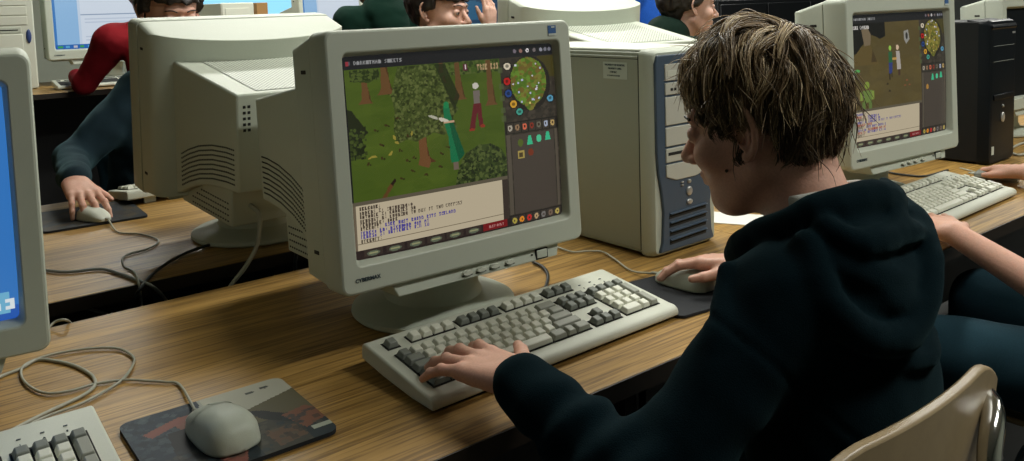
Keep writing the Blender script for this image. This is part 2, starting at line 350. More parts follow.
    # chat box
    p.rect(0,75,74,76.6,(96,88,72)); p.rect(1.5,76.6,71,94,(196,182,154)); p.rect(71,76.6,74,94,(60,50,44)); p.rect(1.5,91.6,71,92,(120,108,86)); p.rect(0,76.6,1.5,94,(110,98,80))
    K=(62,52,44); B=(70,62,150); R=(150,40,40)
    lines=[('WELCOME:',K,'',K),('ANDERS I:',K,' SWIMMING:O',K),('MAYABEE I:',K,' CARRIES 90',K),('NEWBURY K: LOOKING TO BUY AT TWO COPPERS',K,'',K),('FERNDALE: NOPE',K,'',K),('MYCROFT:',K,' LIKE MOST ROUND BITS ICELAND',B),('TERESA LN:',B,' RICHMOND OAK AT',B),('TERESA I:',B,' BUTTERFLY PIN 10',B),('MYCROFT:',K,'',K)]
    for i,(a,ca,b,cb) in enumerate(lines):
        if brown: ca=(B,R,K)[i%3]; cb=(R,B,B)[i%3]; b=b[:18]
        x=p.text(3,77.0+i*1.62,a,ca,1.35,.98,.8); p.text(x,77.0+i*1.62,b,cb,1.35,.98,.8)
    p.rect(0,94,74,100,(44,34,32))
    for i in range(6):
        x=4+i*9.4; p.rect(x,95,x+8,99,(58,48,42)); p.ell(x+4,97,2.8,1.5,(96,104,84)); p.rect(x+2.2,96.2,x+6,97.6,(150,150,110))
    p.rect(60,94.6,73,99.4,(120,24,28)); p.text(63,95.8,'REPORT',(180,120,116),1.9,1.15)
    p.rect(74,93.4,100,100,(40,36,32))
    for i,c in enumerate([(176,160,70),(224,140,40),(200,40,40),(190,160,120),(120,116,112),(120,100,84),(190,170,90)]):
        x=76.5+i*3.5; p.rect(x-1.5,93.9,x+1.5,99.4,(60,54,48)); p.ell(x,96.6,1.1,1.9,c); p.ell(x,96.6,.4,.8,(70,50,40))
    p.rect(0,0,100,6.5,(30,31,34))
    w_=p.w; h_=p.h; nx=(np.arange(w_)+.5)/w_*100; ox=np.interp(nx,[0,70.5,100],[0,74,100]); ny=(np.arange(h_)+.5)/h_*100; oy=np.interp(ny,[0,6.5,71.5,95,100],[0,6.5,75,94,100])
    p.a=p.a[np.clip((oy/100*h_).astype(int),0,h_-1)][:,np.clip((ox/100*w_).astype(int),0,w_-1)]
    p.rect(1.8,2.4,2.8,4.6,(150,50,60)); p.rect(2.9,2.6,3.5,4.4,(90,80,90)); p.text(5,2.4,'DARKUTMAN SWEETS',(150,150,150),2.0,1.05)
    for i,x in enumerate([79,82.3,86,89.8,93.5,96,98.3]): p.ell(x,3.4,.9,1.1,((120,110,120),(150,110,100),(236,230,230),(120,110,110),(150,150,160),(120,120,130),(120,120,130))[i]); 
    p.ell(86,3.4,.35,.5,(60,60,60))
    if brown: p.text(3,8.4,'WIKI CAVERN',(210,206,200),2.4,1.2)
    return p
def desktop_screen():
    p=Pic(80,64,(58,128,206)); p.rect(0,0,22,96,(96,160,226)); p.rect(0,94,100,100,(40,96,190)); p.rect(80,88,97,97,(120,190,225)); p.text(82,90,'12:21',(235,245,250),5,3); return p
def doc_screen():
    p=Pic(80,64,(206,224,244)); p.rect(0,0,24,94,(150,196,238)); p.rect(0,0,3,94,(60,130,200)); p.rect(26,0,100,94,(222,234,248)); p.rect(26,52,100,53.5,(150,170,196)); p.rect(0,94,100,100,(36,106,186))
    for i in range(11): p.rect(3+i*7,95,7+i*7,98.6,((60,160,90),(90,170,220),(200,200,210))[i%3])
    for y in range(58,90,5): p.rect(30,y,94,y+.9,(196,210,230))
    return p
def pic_surface(name,p,W,H,mt,parent,loc,rot,bulge=0,flipx=False):
    n,m_=p.w,p.h; xs=np.linspace(-W/2,W/2,n+1); zs=np.linspace(H/2,-H/2,m_+1)
    X,Z=np.meshgrid(xs,zs); Y=-bulge*(1-(X/(W/2))**2)*.5-bulge*(1-(Z/(H/2))**2)*.5
    vs=np.stack([X,Y,Z],-1).reshape(-1,3); idx=np.arange((n+1)*(m_+1)).reshape(m_+1,n+1)
    fs=np.stack([idx[1:,:-1],idx[1:,1:],idx[:-1,1:],idx[:-1,:-1]],-1).reshape(-1,4)
    me=npmesh(name,vs,fs); lin=np.where(p.a<=.04045,p.a/12.92,((np.clip(p.a,0,1)+.055)/1.055)**2.4).reshape(-1,3)
    ca=me.color_attributes.new('Col','FLOAT_COLOR','CORNER'); c=np.ones((len(fs),4,4),np.float32); c[:,:,:3]=lin[:,None,:]; ca.data.foreach_set('color',c.ravel())
    return fin(name,me,mt,parent,loc=loc,rot=rot,smooth=True)
def npmesh(name,vs,fs):
    me=bpy.data.meshes.new(name); vs=np.asarray(vs,np.float32); fs=np.asarray(fs,np.int32); k=fs.shape[1]
    me.vertices.add(len(vs)); me.vertices.foreach_set('co',vs.ravel()); me.loops.add(fs.size); me.loops.foreach_set('vertex_index',fs.ravel())
    me.polygons.add(len(fs)); me.polygons.foreach_set('loop_start',np.arange(0,fs.size,k,dtype=np.int32)); 
    me.update(calc_edges=True); me.validate(); return me
# ------------------------------------------------------------------ implicit surfaces (smooth bodies, cloth, hands)
def near(P,c,r,fn):
    d=np.linalg.norm(P-np.asarray(c,float),axis=1)-r; k=d<.03; out=d+.0
    if k.any(): out[k]=fn(P[k])
    return out
def smin(a,b,k):
    if k<=0: return np.minimum(a,b)
    h=np.clip(.5+.5*(b-a)/k,0,1); return b+(a-b)*h-k*h*(1-h)
def rc(P,a,b,ra,rb):
    a=np.asarray(a,float); b=np.asarray(b,float); ba=b-a; t=np.clip(((P-a)@ba)/(ba@ba+1e-12),0,1)
    return np.linalg.norm(P-a-t[:,None]*ba,axis=1)-(ra+(rb-ra)*t)
def el(P,c,r,R=None):
    q=P-np.asarray(c,float)
    if R is not None: q=q@R     # R columns = local axes
    r=np.asarray(r,float); k0=np.linalg.norm(q/r,axis=1); k1=np.linalg.norm(q/(r*r),axis=1)+1e-9
    return k0*(k0-1)/k1
def poly_tube(P,pts,rs,k=.0):
    d=None
    for i in range(len(pts)-1):
        e=rc(P,pts[i],pts[i+1],rs[i],rs[i+1]); d=e if d is None else smin(d,e,k)
    return d
def wob(P,f,seed=0):
    s=seed*1.7; x,y,z=P[:,0]*f,P[:,1]*f,P[:,2]*f
    a=np.sin(x*1.3+2*np.sin(y*.9+s)+s)+np.sin(y*1.7+1.8*np.sin(z*1.1+x*.6)+s*2)+np.sin(z*1.5+1.6*np.sin(x*1.2-y*.7)+s*3)
    return a/3
def sdf_mesh(f,lo,hi,h,B=8):
    lo=np.asarray(lo,float); hi=np.asarray(hi,float); nb=np.ceil((hi-lo)/(h*B)).astype(int); n=nb*B
    S=np.full(n,1.,np.float32)
    bc=np.stack(np.meshgrid(*[np.arange(k) for k in nb],indexing='ij'),-1).reshape(-1,3)
    dc=f(lo+(bc*B+(B-1)/2)*h); act=bc[np.abs(dc)<B*h*.95+.012]; ins=bc[dc<-(B*h*.95+.012)]
    for b in ins: S[b[0]*B:(b[0]+1)*B,b[1]*B:(b[1]+1)*B,b[2]*B:(b[2]+1)*B]=-1
    off=np.stack(np.meshgrid(*[np.arange(B)]*3,indexing='ij'),-1).reshape(-1,3)
    CH=400
    for i in range(0,len(act),CH):
        a=act[i:i+CH]; idx=(a[:,None,:]*B+off[None]).reshape(-1,3); S[idx[:,0],idx[:,1],idx[:,2]]=f(lo+idx*h)
    S[0],S[-1]=1,1; S[:,0],S[:,-1]=1,1; S[:,:,0],S[:,:,-1]=1,1
    I=S<0
    c=np.zeros(np.array(I.shape)-1,np.uint8)
    C=[(i,j,k) for i in(0,1) for j in(0,1) for k in(0,1)]
    for i,j,k in C: c+=I[i:I.shape[0]-1+i,j:I.shape[1]-1+j,k:I.shape[2]-1+k]
    cells=np.argwhere((c>0)&(c<8)); ids=np.full(c.shape,-1,np.int32); ids[tuple(cells.T)]=np.arange(len(cells))
    val={q:S[cells[:,0]+q[0],cells[:,1]+q[1],cells[:,2]+q[2]].astype(float) for q in C}
    acc=np.zeros((len(cells),3)); cnt=np.zeros(len(cells))
    for q in C:
        for ax in range(3):
            if q[ax]: continue
            r=list(q); r[ax]=1; r=tuple(r); a,b=val[q],val[r]; mk=(a<0)!=(b<0); t=np.where(mk,a/(a-b+1e-20),0)
            p=np.array(q,float)[None]+np.zeros((len(cells),3)); p[:,ax]+=t; acc[mk]+=p[mk]; cnt[mk]+=1
    vs=lo+(cells+acc/cnt[:,None])*h
    fs=[]
    for ax in range(3):
        u,v=(ax+1)%3,(ax+2)%3
        sl0=[slice(None)]*3; sl1=[slice(None)]*3; sl0[ax]=slice(0,-1); sl1[ax]=slice(1,None)
        A=I[tuple(sl0)]; Bm=I[tuple(sl1)]; e=np.argwhere(A!=Bm); e=e[(e[:,u]>0)&(e[:,v]>0)&(e[:,u]<c.shape[u])&(e[:,v]<c.shape[v])]
        if len(e)==0: continue
        s=A[tuple(e.T)]
        def cid(du,dv): q=e.copy(); q[:,u]-=du; q[:,v]-=dv; return ids[tuple(q.T)]
        q=np.stack([cid(1,1),cid(0,1),cid(0,0),cid(1,0)],1); q[~s]=q[~s][:,::-1]; fs.append(q)
    fs=np.concatenate(fs); fs=fs[(fs>=0).all(1)]
    return vs,fs
def sdf_obj(name,f,lo,hi,h,m,parent=None):
    vs,fs=sdf_mesh(f,lo,hi,h); me=npmesh(name,vs,fs); return fin(name,me,m,parent,smooth=True)
def nrm(v): v=np.asarray(v,float); return v/(np.linalg.norm(v)+1e-12)
# hand: w wrist, f forward, n back of the hand, t thumb side
def hand_fn(w,f,n,t,s=1,curl=(.3,.4,.3),spread=.12,curls=None,thumb=(.6,-.25)):
    w=np.asarray(w,float); f=nrm(f); n=nrm(np.asarray(n,float)-f*np.dot(n,f)); t0=np.cross(f,n); t=t0 if np.dot(t0,t)>0 else -t0
    kn=[(.087,.030),(.090,.010),(.086,-.010),(.078,-.028)]
    L=[(.042,.025,.019),(.046,.029,.020),(.042,.027,.019),(.033,.020,.017)]; R=[(.0098,.0086,.0075,.0062),(.0100,.0088,.0076,.0063),(.0095,.0083,.0072,.006),(.0085,.0073,.0064,.0054)]
    K=[w+s*(f*a+t*b) for a,b in kn]; palm=[]; fing=[]
    for i,k in enumerate(K): palm.append((w+s*(t*kn[i][1]*.62+f*.008),k-n*.002*s,.0165*s,.0118*s))
    palm.append((w+s*(f*.045-n*.006+t*.006),w+s*(f*.06-n*.006-t*.014),.016*s,.014*s))
    for i in range(4):
        c=curls[i] if curls else curl; a=0; p=K[i]; sp=(1.5-i)*spread; fd=nrm(f*math.cos(sp)+t*math.sin(sp)); seg=[]
        for j in range(3):
            a+=c[j]; d=fd*math.cos(a)-n*math.sin(a); q=p+d*L[i][j]*s; seg.append((p,q,R[i][j]*s,R[i][j+1]*s)); p=q
        fing.append(seg)
    a0,a1=thumb; d=nrm(f*math.cos(a0)+t*math.sin(a0)+n*a1)
    p0=w+s*(f*.018+t*.020-n*.004); p1=p0+d*.040*s; d2=nrm(d+f*.35); p2=p1+d2*.030*s; d3=nrm(d2+f*.25); p3=p2+d3*.022*s
    th=[(p0,p1,.0145*s,.0115*s),(p1,p2,.0112*s,.0095*s),(p2,p3,.0093*s,.0072*s)]
    def fn(P):
        d=None
        for q in palm: e=rc(P,*q); d=e if d is None else smin(d,e,.010*s)
        g=None
        for sg in fing:
            e=None
            for q in sg: x=rc(P,*q); e=x if e is None else smin(e,x,.002*s)
            for q in sg[:2]: e=smin(e,np.linalg.norm(P-q[1]-n*.0015*s,axis=1)-q[3]*1.03,.002*s)
            g=e if g is None else smin(g,e,.0012*s)
        e=None
        for q in th: x=rc(P,*q); e=x if e is None else smin(e,x,.004*s)
        d=smin(d,e,.009*s); return smin(d,g,.006*s)
    cc=w+f*.09*s; return (lambda P:near(P,cc,.15*s,fn)),w,p
# head: centre c, R columns = right, forward(face), up ; s size factor (1 = 0.235 m high)
def head_fn(c,R,s=1,detail=True):
    c=np.asarray(c,float)
    def fn(P):
        q=((P-c)@R)/s; x=q.copy(); x[:,0]=np.abs(x[:,0])
        d=el(x,(0,-.018,.030),(.076,.096,.088))
        d=smin(d,el(x,(0,.022,-.040),(.058,.070,.072)),.030)
        d=smin(d,el(x,(0,.064,-.090),(.026,.027,.023)),.020)          # chin
        d=smin(d,rc(x,(.055,-.005,-.050),(.022,.052,-.088),.014,.015),.02)   # jaw line
        d=smin(d,el(x,(.040,.060,-.022),(.022,.022,.020)),.022)        # cheek
        d=smin(d,rc(x,(0,.084,.030),(.036,.074,.028),.010,.009),.014)  # brow
        d=-smin(-d,el(x,(.031,.098,.006),(.019,.014,.011)),.008)       # eye socket
        d=smin(d,el(x,(.031,.078,.006),(.0145,.0125,.0125)),.003)
        n=rc(x,(0,.086,.010),(0,.112,-.024),.007,.0105); n=smin(n,el(x,(.010,.099,-.029),(.008,.010,.0075)),.006); d=smin(d,n,.008)
        d=smin(d,rc(x,(0,.095,-.052),(.016,.088,-.053),.0065,.003),.005); d=smin(d,rc(x,(0,.092,-.062),(.014,.086,-.061),.007,.003),.005)
        Re=np.array([[.87,.50,0],[-.50,.87,0],[0,0,1.]])
        hx=[(.077,.006,.010),(.081,.002,.028),(.088,-.010,.035),(.094,-.022,.026),(.0945,-.026,.006),(.089,-.020,-.014),(.082,-.009,-.028),(.077,.000,-.027)]
        e=el(x,(.083,-.010,.002),(.0050,.0145,.027),Re); e=-smin(-e,el(x,(.087,-.006,.000),(.0050,.0075,.013),Re),.003)
        e=smin(e,poly_tube(x,smooth_path(hx,2),[.0042]*15),.0025); e=smin(e,np.linalg.norm(x-np.array([.080,-.004,-.028]),axis=1)-.0072,.004); e=smin(e,poly_tube(x,[(.090,-.016,.018),(.089,-.017,.0),(.084,-.010,-.014)],[.003,.003,.003]),.003)
        d=smin(d,e,.004)
        d=-smin(-d,el(x,(.031,.096,.0050),(.0115,.022,.0030)),.0015)
        return d*s
    return lambda P:near(P,c,.17*s,fn)
def frame(fwd,tilt=0,roll=0):
    f=nrm(fwd); r=nrm(np.cross(f,[0,0,1])); u=np.cross(r,f)
    f2=f*math.cos(tilt)-u*math.sin(tilt); u2=u*math.cos(tilt)+f*math.sin(tilt)
    r3=r*math.cos(roll)+u2*math.sin(roll); u3=u2*math.cos(roll)-r*math.sin(roll)
    return np.stack([r3,f2,u3],1)
def person(label,head,R,neck,sh,elb,wr,hands,chest,pelvis,legs,top,bottom,skin,hair=None,hs=1,hh=.004,top_name='hoodie',short=False,extra=None,hscale=1,name='person',shoulder_r=.062,torso_r=(.16,.105),group=None,topres=.006,headres=None,floor=-.73,torso_ax=None):
    """head centre, R frame; sh/elb/wr pairs (left, right); hands = list of (fn or None)"""
    root_fns=[head_fn(head,R,hs)]
    hd=np.asarray(head,float); nk=np.asarray(neck,float)
    hn=hd+R@np.array([0,-.030,-.055])*hs
    chest=np.asarray(chest,float); pelvis=np.asarray(pelvis,float); sh=[np.asarray(q,float) for q in sh]; elb=[np.asarray(q,float) for q in elb]; wr=[np.asarray(q,float) for q in wr]
    sx=nrm(sh[1]-sh[0]); ch_up=nrm(nk-pelvis); ch_f=nrm(np.cross(ch_up,sx)); sx=np.cross(ch_f,ch_up); TR=np.stack([sx,ch_f,ch_up],1)
    HF=[h[0] for h in hands if h]
    def body(P):
        d=root_fns[0](P); d=smin(d,rc(P,hn,nk,.050*hs,.056*hs),.025)
        d=smin(d,el(P,chest,(.115,.055,.15),TR),.03); d=smin(d,rc(P,chest,pelvis,.06,.07),.03)
        for a,b,c in zip(sh,elb,wr):
            d=smin(d,rc(P,nk-ch_up*.04,a,.045,.04),.03)
            d=smin(d,rc(P,a,b,.042*hs,.036*hs),.02); d=smin(d,rc(P,b,c,.036*hs,.023*hs),.015)
        for g in HF: d=smin(d,g(P),.008)
        for hp,kn,an in legs: d=smin(d,rc(P,hp,kn,.055,.045),.03); d=smin(d,rc(P,kn,an,.042,.03),.02)
        return d
    allp=[hd+R@np.array(q) for q in ((.11,.14,.15),(-.11,-.14,-.15),(.11,-.14,.15),(-.11,.14,-.15))]+sh+elb+wr+[pelvis,chest,nk]+[q for l in legs for q in l]+[np.asarray(h[1]) for h in hands if h]
    A=np.min(allp,0)-.18; Bm=np.max(allp,0)+.18
    o=sdf_obj(name,body,A,Bm,hh,skin); tag(o,label,'person',group)
    ax=torso_ax or (torso_r[0],torso_r[1])
    def cloth(P):
        d=el(P,chest,(ax[0],ax[1],.21),TR); d=smin(d,el(P,pelvis+ch_up*.08,(ax[0]*.95,ax[1]*1.08,.17),TR),.035)
        d=smin(d,rc(P,sh[0],sh[1],shoulder_r,shoulder_r),.03)
        d=smin(d,rc(P,nk-ch_up*.03,(sh[0]+sh[1])/2,.06,.06),.025)
        for i,(a,b,c) in enumerate(zip(sh,elb,wr)):
            if short: q=a+(b-a)*.8; d=smin(d,rc(P,a,q,.060,.056),.04); continue
            d=smin(d,rc(P,a,b,shoulder_r,.050),.03); w=b+(c-b)*.93; d=smin(d,rc(P,b,w,.050,.037),.03)
            d=smin(d,rc(P,b+(c-b)*.78,b+(c-b)*.95,.041,.034),.006)
        if extra: d=extra(P,d,TR)
        d=d+wob(P,20,1)*.0032+wob(P,55,2)*.0018
        # neck opening
        return np.maximum(d,-rc(P,nk-ch_up*.01,nk+(hn-nk)*2.,.052,.060)) if not extra else d
    c=sdf_obj(top_name,cloth,A-.03,Bm+.03,topres,top,o)
    if legs:
        def tr(P):
            d=el(P,pelvis,(.165,.12,.11),TR)
            for hp,kn,an in legs: d=smin(d,rc(P,hp,kn,.088,.066),.04); d=smin(d,rc(P,kn,an,.064,.052),.03)
            return d+wob(P,25,4)*.005
        sdf_obj('trousers',tr,A-.03,Bm+.03,.008,bottom,o)
        for hp,kn,an in legs:
            kn=np.asarray(kn,float); an=np.asarray(an,float); fd=nrm([kn[0]-hp[0],kn[1]-hp[1],0]); z=floor+.045
            sdf_obj('shoe',lambda P:np.maximum(smin(rc(P,(an[0],an[1],z),(an[0]+fd[0]*.16,an[1]+fd[1]*.16,z-.008),.044,.036),rc(P,(an[0],an[1],z+.03),(an[0],an[1],z+.05),.045,.045),.03),-(P[:,2]-floor-.003)),np.array([an[0],an[1],floor])-.22,np.array([an[0],an[1],floor])+.24,.009,M['shoe'],o)
    return o
def hair_cap(o,head,R,hs,m,drop=-.02,front=.045,thick=.012,long=None,res=.0045,fringe=.06,name='hair'):
    hd=np.asarray(head,float)
    def fn(P):
        q=((P-hd)@R)/hs; d=el(q,(0,-.022,.034),(.080+thick,.102+thick,.090+thick))
        x=np.abs(q[:,0])
        # carve the face: keep what is above the hair line
        line=np.where(q[:,1]>.02,fringe-.25*np.maximum(0,.0),drop+np.clip((q[:,1]+.04)/.08,0,1)*.05)
        line=np.where(q[:,1]<-.05,drop-.035,line)
        cut=(line-q[:,2])*.8
        d=np.maximum(d,cut)
        if long is not None:
            d=smin(d,np.maximum(el(q,(0,-.06,-.06),(.085,.055,long)),q[:,1]-.01),.02)
        d=d+wob(np.stack([q[:,0]*1.6,q[:,1]*1.6,q[:,2]*.8],1),70,3)*.004+wob(q,160,5)*.0018
        return d*hs
    A=hd-.26; B=hd+.2
    return sdf_obj(name,fn,A,B,res,m,o)
def eyes(o,head,R,hs):
    for sx in (-1,1):
        c=np.asarray(head)+R@np.array([sx*.031,.0765,.0055])*hs
        g=G(); prof=[]
        for sphere_r,cc,mm,nm in ((.0120*hs,c,M['eye'],'eye'),):
            bm=bmesh.new(); bmesh.ops.create_uvsphere(bm,u_segments=16,v_segments=10,radius=sphere_r); me=bpy.data.meshes.new('eye'); bm.to_mesh(me); bm.free()
            e=fin('eye',me,mm,o,smooth=True,loc=cc+R@np.array([0,.0012,0]))
            bm=bmesh.new(); bmesh.ops.create_uvsphere(bm,u_segments=12,v_segments=8,radius=.0065*hs); me=bpy.data.meshes.new('iris'); bm.to_mesh(me); bm.free()
            i=fin('iris',me,M['iris'],e,smooth=True,loc=R@np.array([0,.0068,0])*hs)
        # brow
        p=[np.asarray(head)+R@np.array(q)*hs for q in ((sx*.015,.0915,.027),(sx*.030,.0880,.032),(sx*.046,.0755,.028))]
        g=G(); tube_geo(g,smooth_path(p,4),.0020,6); g.obj('eyebrow',M['hair_black'],o,smooth=True)
# ------------------------------------------------------------------ monitor
MW,MH=.455,.378; SL,SB,ST=.0316,.0458,.0387; PZ=.0986
def hump_w(d): return .188+(d-.12)/(.44-.12)*(.169-.188)
def hump_top(d): return .305+(d-.12)/(.44-.12)*(.272-.305)
def hump_bot(d):
    xs=[.06,.12,.17,.22,.27,.33,.39,.45]; ys=[.0,.006,.024,.046,.063,.076,.083,.085]; return float(np.interp(d,xs,ys))
def make_monitor(name_,label,loc,rotz,tilt,pic=None,scale=1,group=None,sc_b=.006,back=False,black=False,glow=None):
    t=thing('crt_monitor',label,'monitor',loc,(0,0,rotz),group,scale)
    body=M['plastic']; tl=(0,-.14*math.cos(tilt)+.03*math.sin(tilt),PZ-.03+.14*math.sin(tilt)+.03*math.cos(tilt)); tr_=(-tilt,0,0)
    K=dict(loc=tl,rot=tr_)
    g=G(); g.lathe([(.136,0),(.14,.004),(.139,.010),(.132,.014),(.10,.019),(.084,.026),(.078,.04),(.078,.078)],64,(.012,.010)); g.obj('swivel_base',body,t,angle=.7)
    # bezel
    cz=MH/2; hs_=MH-SB-ST; ws=MW-2*SL; scz=SB+hs_/2
    g=G(); g.rings([rrect(MW-.004,MH-.004,.012,.056,0,cz),rrect(MW,MH,.014,.050,0,cz),rrect(MW,MH,.014,.006,0,cz),rrect(MW-.004,MH-.004,.013,.0015,0,cz),rrect(MW-.009,MH-.009,.011,0,0,cz),
        rrect(ws+.014,hs_+.016,.010,0,0,scz),rrect(ws+.011,hs_+.012,.009,.0012,0,scz),rrect(ws,hs_,.006,.016,0,scz),rrect(ws,hs_,.006,.03,0,scz)],True,False)
    g.obj('bezel',body,t,angle=.5,**K)
    # casing: curved cowl + tapering hump + lower chassis
    g=G(); hw=MW/2-.003; n=28; r=.012; cols=[]
    for i in range(n+1):
        u=-hw*math.cos(PI*i/n); e=max(0,r-(hw-abs(u))); dz=r-math.sqrt(max(0,r*r-e*e)); db=.112+.082*math.sqrt(max(0,1-(u/hw)**2))
        sl=.25*(db-.058)
        cols.append([(u,.0585,MH-.003-dz),(u,db,MH-.003-dz-sl),(u,db,.003+dz+.10*(db-.058)),(u,.0585,.003+dz)])
    vs=[p for c in cols for p in c]; fs=[]
    for i in range(n):
        for j in range(4): k=(j+1)%4; fs.append((i*4+j,i*4+k,(i+1)*4+k,(i+1)*4+j))
    fs+= [(3,2,1,0),tuple(n*4+q for q in range(4))]; g.add(vs,fs)
    g.obj('cowl',body,t,bevel=.005,segs=3,**K)
    g=G(); rs=[]
    for d in [.06,.10,.14,.17,.20,.23,.27,.31,.36,.41,.44]:
        w=hump_w(d); b=hump_bot(d); tp=hump_top(d)-.006*0; rs.append([(-w,d,b),(w,d,b),(w,d,tp),(-w,d,tp)])
    g.rings(rs)
    g.rings([[(-w,d,z0),(w,d,z0),(w,d,z1),(-w,d,z1)] for d,w,z0,z1 in ((.06,.15,.006,.08),(.14,.168,-.003,.08),(.37,.155,-.003,.075))])
    g.obj('rear_housing',body,t,bevel=.004,segs=2,**K)
    p0,p1=.155,.425
    g=G(); g.add([(-.135,p0,hump_top(p0)+.0012),(.135,p0,hump_top(p0)+.0012),(.125,p1,hump_top(p1)+.0012),(-.125,p1,hump_top(p1)+.0012)],[(0,1,2,3)]); g.obj('top_grille',M['dots'],t,**K)
    for s in (-1,1):
        g=G()
        for i in range(8):
            for k in range(32):
                d=.185+k*.0076; v=hump_bot(d)+.014+i*.0095
                if v>hump_top(d)-.02: continue
                x=hump_w(d); xa,xb=sorted((s*(x-.0015),s*(x+.0006))); g.box(xa,xb,d,d+.0048,v,v+.0028)
        for i in range(4):
            for k in range(16):
                d=.19+k*.0108; x=.168+(d-.14)/.23*(-.013); v=.006+i*.012; xa,xb=sorted((s*(x-.0015),s*(x+.0006)))
                if v<hump_bot(d)-.008: g.box(xa,xb,d,d+.0048,v,v+.0028)
        g.obj('side_vent',M['dark_gap'],t,**K)
        g=G()
        for i in range(2):
            for k in range(5): g.box(s*(.146+i*.009)-.0026,s*(.146+i*.009)+.0026,.439,.4408,.246-k*.011,.2512-k*.011)
        g.obj('rear_vent',M['dark_gap'],t,**K)
    g=G()
    for s in (-1,1):
        xa,xb=sorted((s*(MW/2-.006),s*(MW/2-.0022)))
        for z in (.318,.05): g.box(xa,xb,.075,.092,z,z+.006)
    g.obj('latch_slot',M['dark_gap'],t,bevel=.001,**K)
    # control strip
    g=G(); g.hexa([(-.135,.006,-.020),(.172,.006,-.020),(.172,.07,-.020),(-.135,.07,-.020),(-.145,.010,.002),(.180,.010,.002),(.180,.07,.002),(-.145,.07,.002)]); g.obj('control_strip',body,t,bevel=.002,**K)
    for i in range(4):
        u=-.012+i*.0265+(.004 if i==3 else 0); g=G(); g.rings([[(u+a,.0025,-.010+b) for _,(a,b) in enumerate([(.0085*math.cos(q),.0032*math.sin(q)) for q in np.linspace(0,2*PI,14,False)])],[(u+1.1*.0085*math.cos(q),.010,-.010+1.1*.0032*math.sin(q)) for q in np.linspace(0,2*PI,14,False)]]); g.obj('control_button',M['plastic_light'],t,angle=.6,**K)
        g=G(); g.box(u-.010,u+.010,.0062,.0085,-.0148,-.0135); g.obj('button_shadow_gap',M['dark_gap'],t,**K)
    g=G(); g.box(.128,.150,.0050,.012,-.017,-.003); g.obj('power_button',body,t,bevel=.0015,**K)
    g=G(); g.box(.1265,.1515,.0058,.0085,-.0185,-.0015); g.obj('power_button_gap',M['dark_gap'],t,**K)
    g=G(); g.box(.117,.1195,.0052,.010,-.0095,-.0075); g.obj('power_light',M['dark_gap'],t,**K)
    text('logo','CYBERMAX',.0078,M['lead'],t,(tl[0]-.190,tl[1]-.0004-.0,tl[2]),(PI/2-tilt,0,0),bold=True).location=V(tl)+Matrix.Rotation(-tilt,3,'X')@V((-.186,-.0006,.0205))
    lb=G(); lb.box(-.0085,.0085,-.0012,0,-.0085,.0085); s1=lb.obj('badge',M['sticker_blue'],t,loc=V(tl)+Matrix.Rotation(-tilt,3,'X')@V((.186,0,.361)),rot=tr_)
    lb=G(); lb.box(-.0085,.0085,-.0016,-.0011,-.0085,-.0050).box(-.0015,.0055,-.0016,-.0011,.0045,.007); lb.obj('badge_strip',M['sticker'],s1)
    # screen
    sc_loc=V(tl)+Matrix.Rotation(-tilt,3,'X')@V((0,.0155,scz))
    if pic is not None: o=pic_surface('screen',pic,ws+.002,hs_+.002,M['screen'],t,sc_loc,tr_,bulge=.007)
    else: g=G(); g.box(-ws/2,ws/2,.0,.01,-hs_/2,hs_/2); g.obj('screen',M['black_gloss'],t,loc=sc_loc,rot=tr_)
    return t
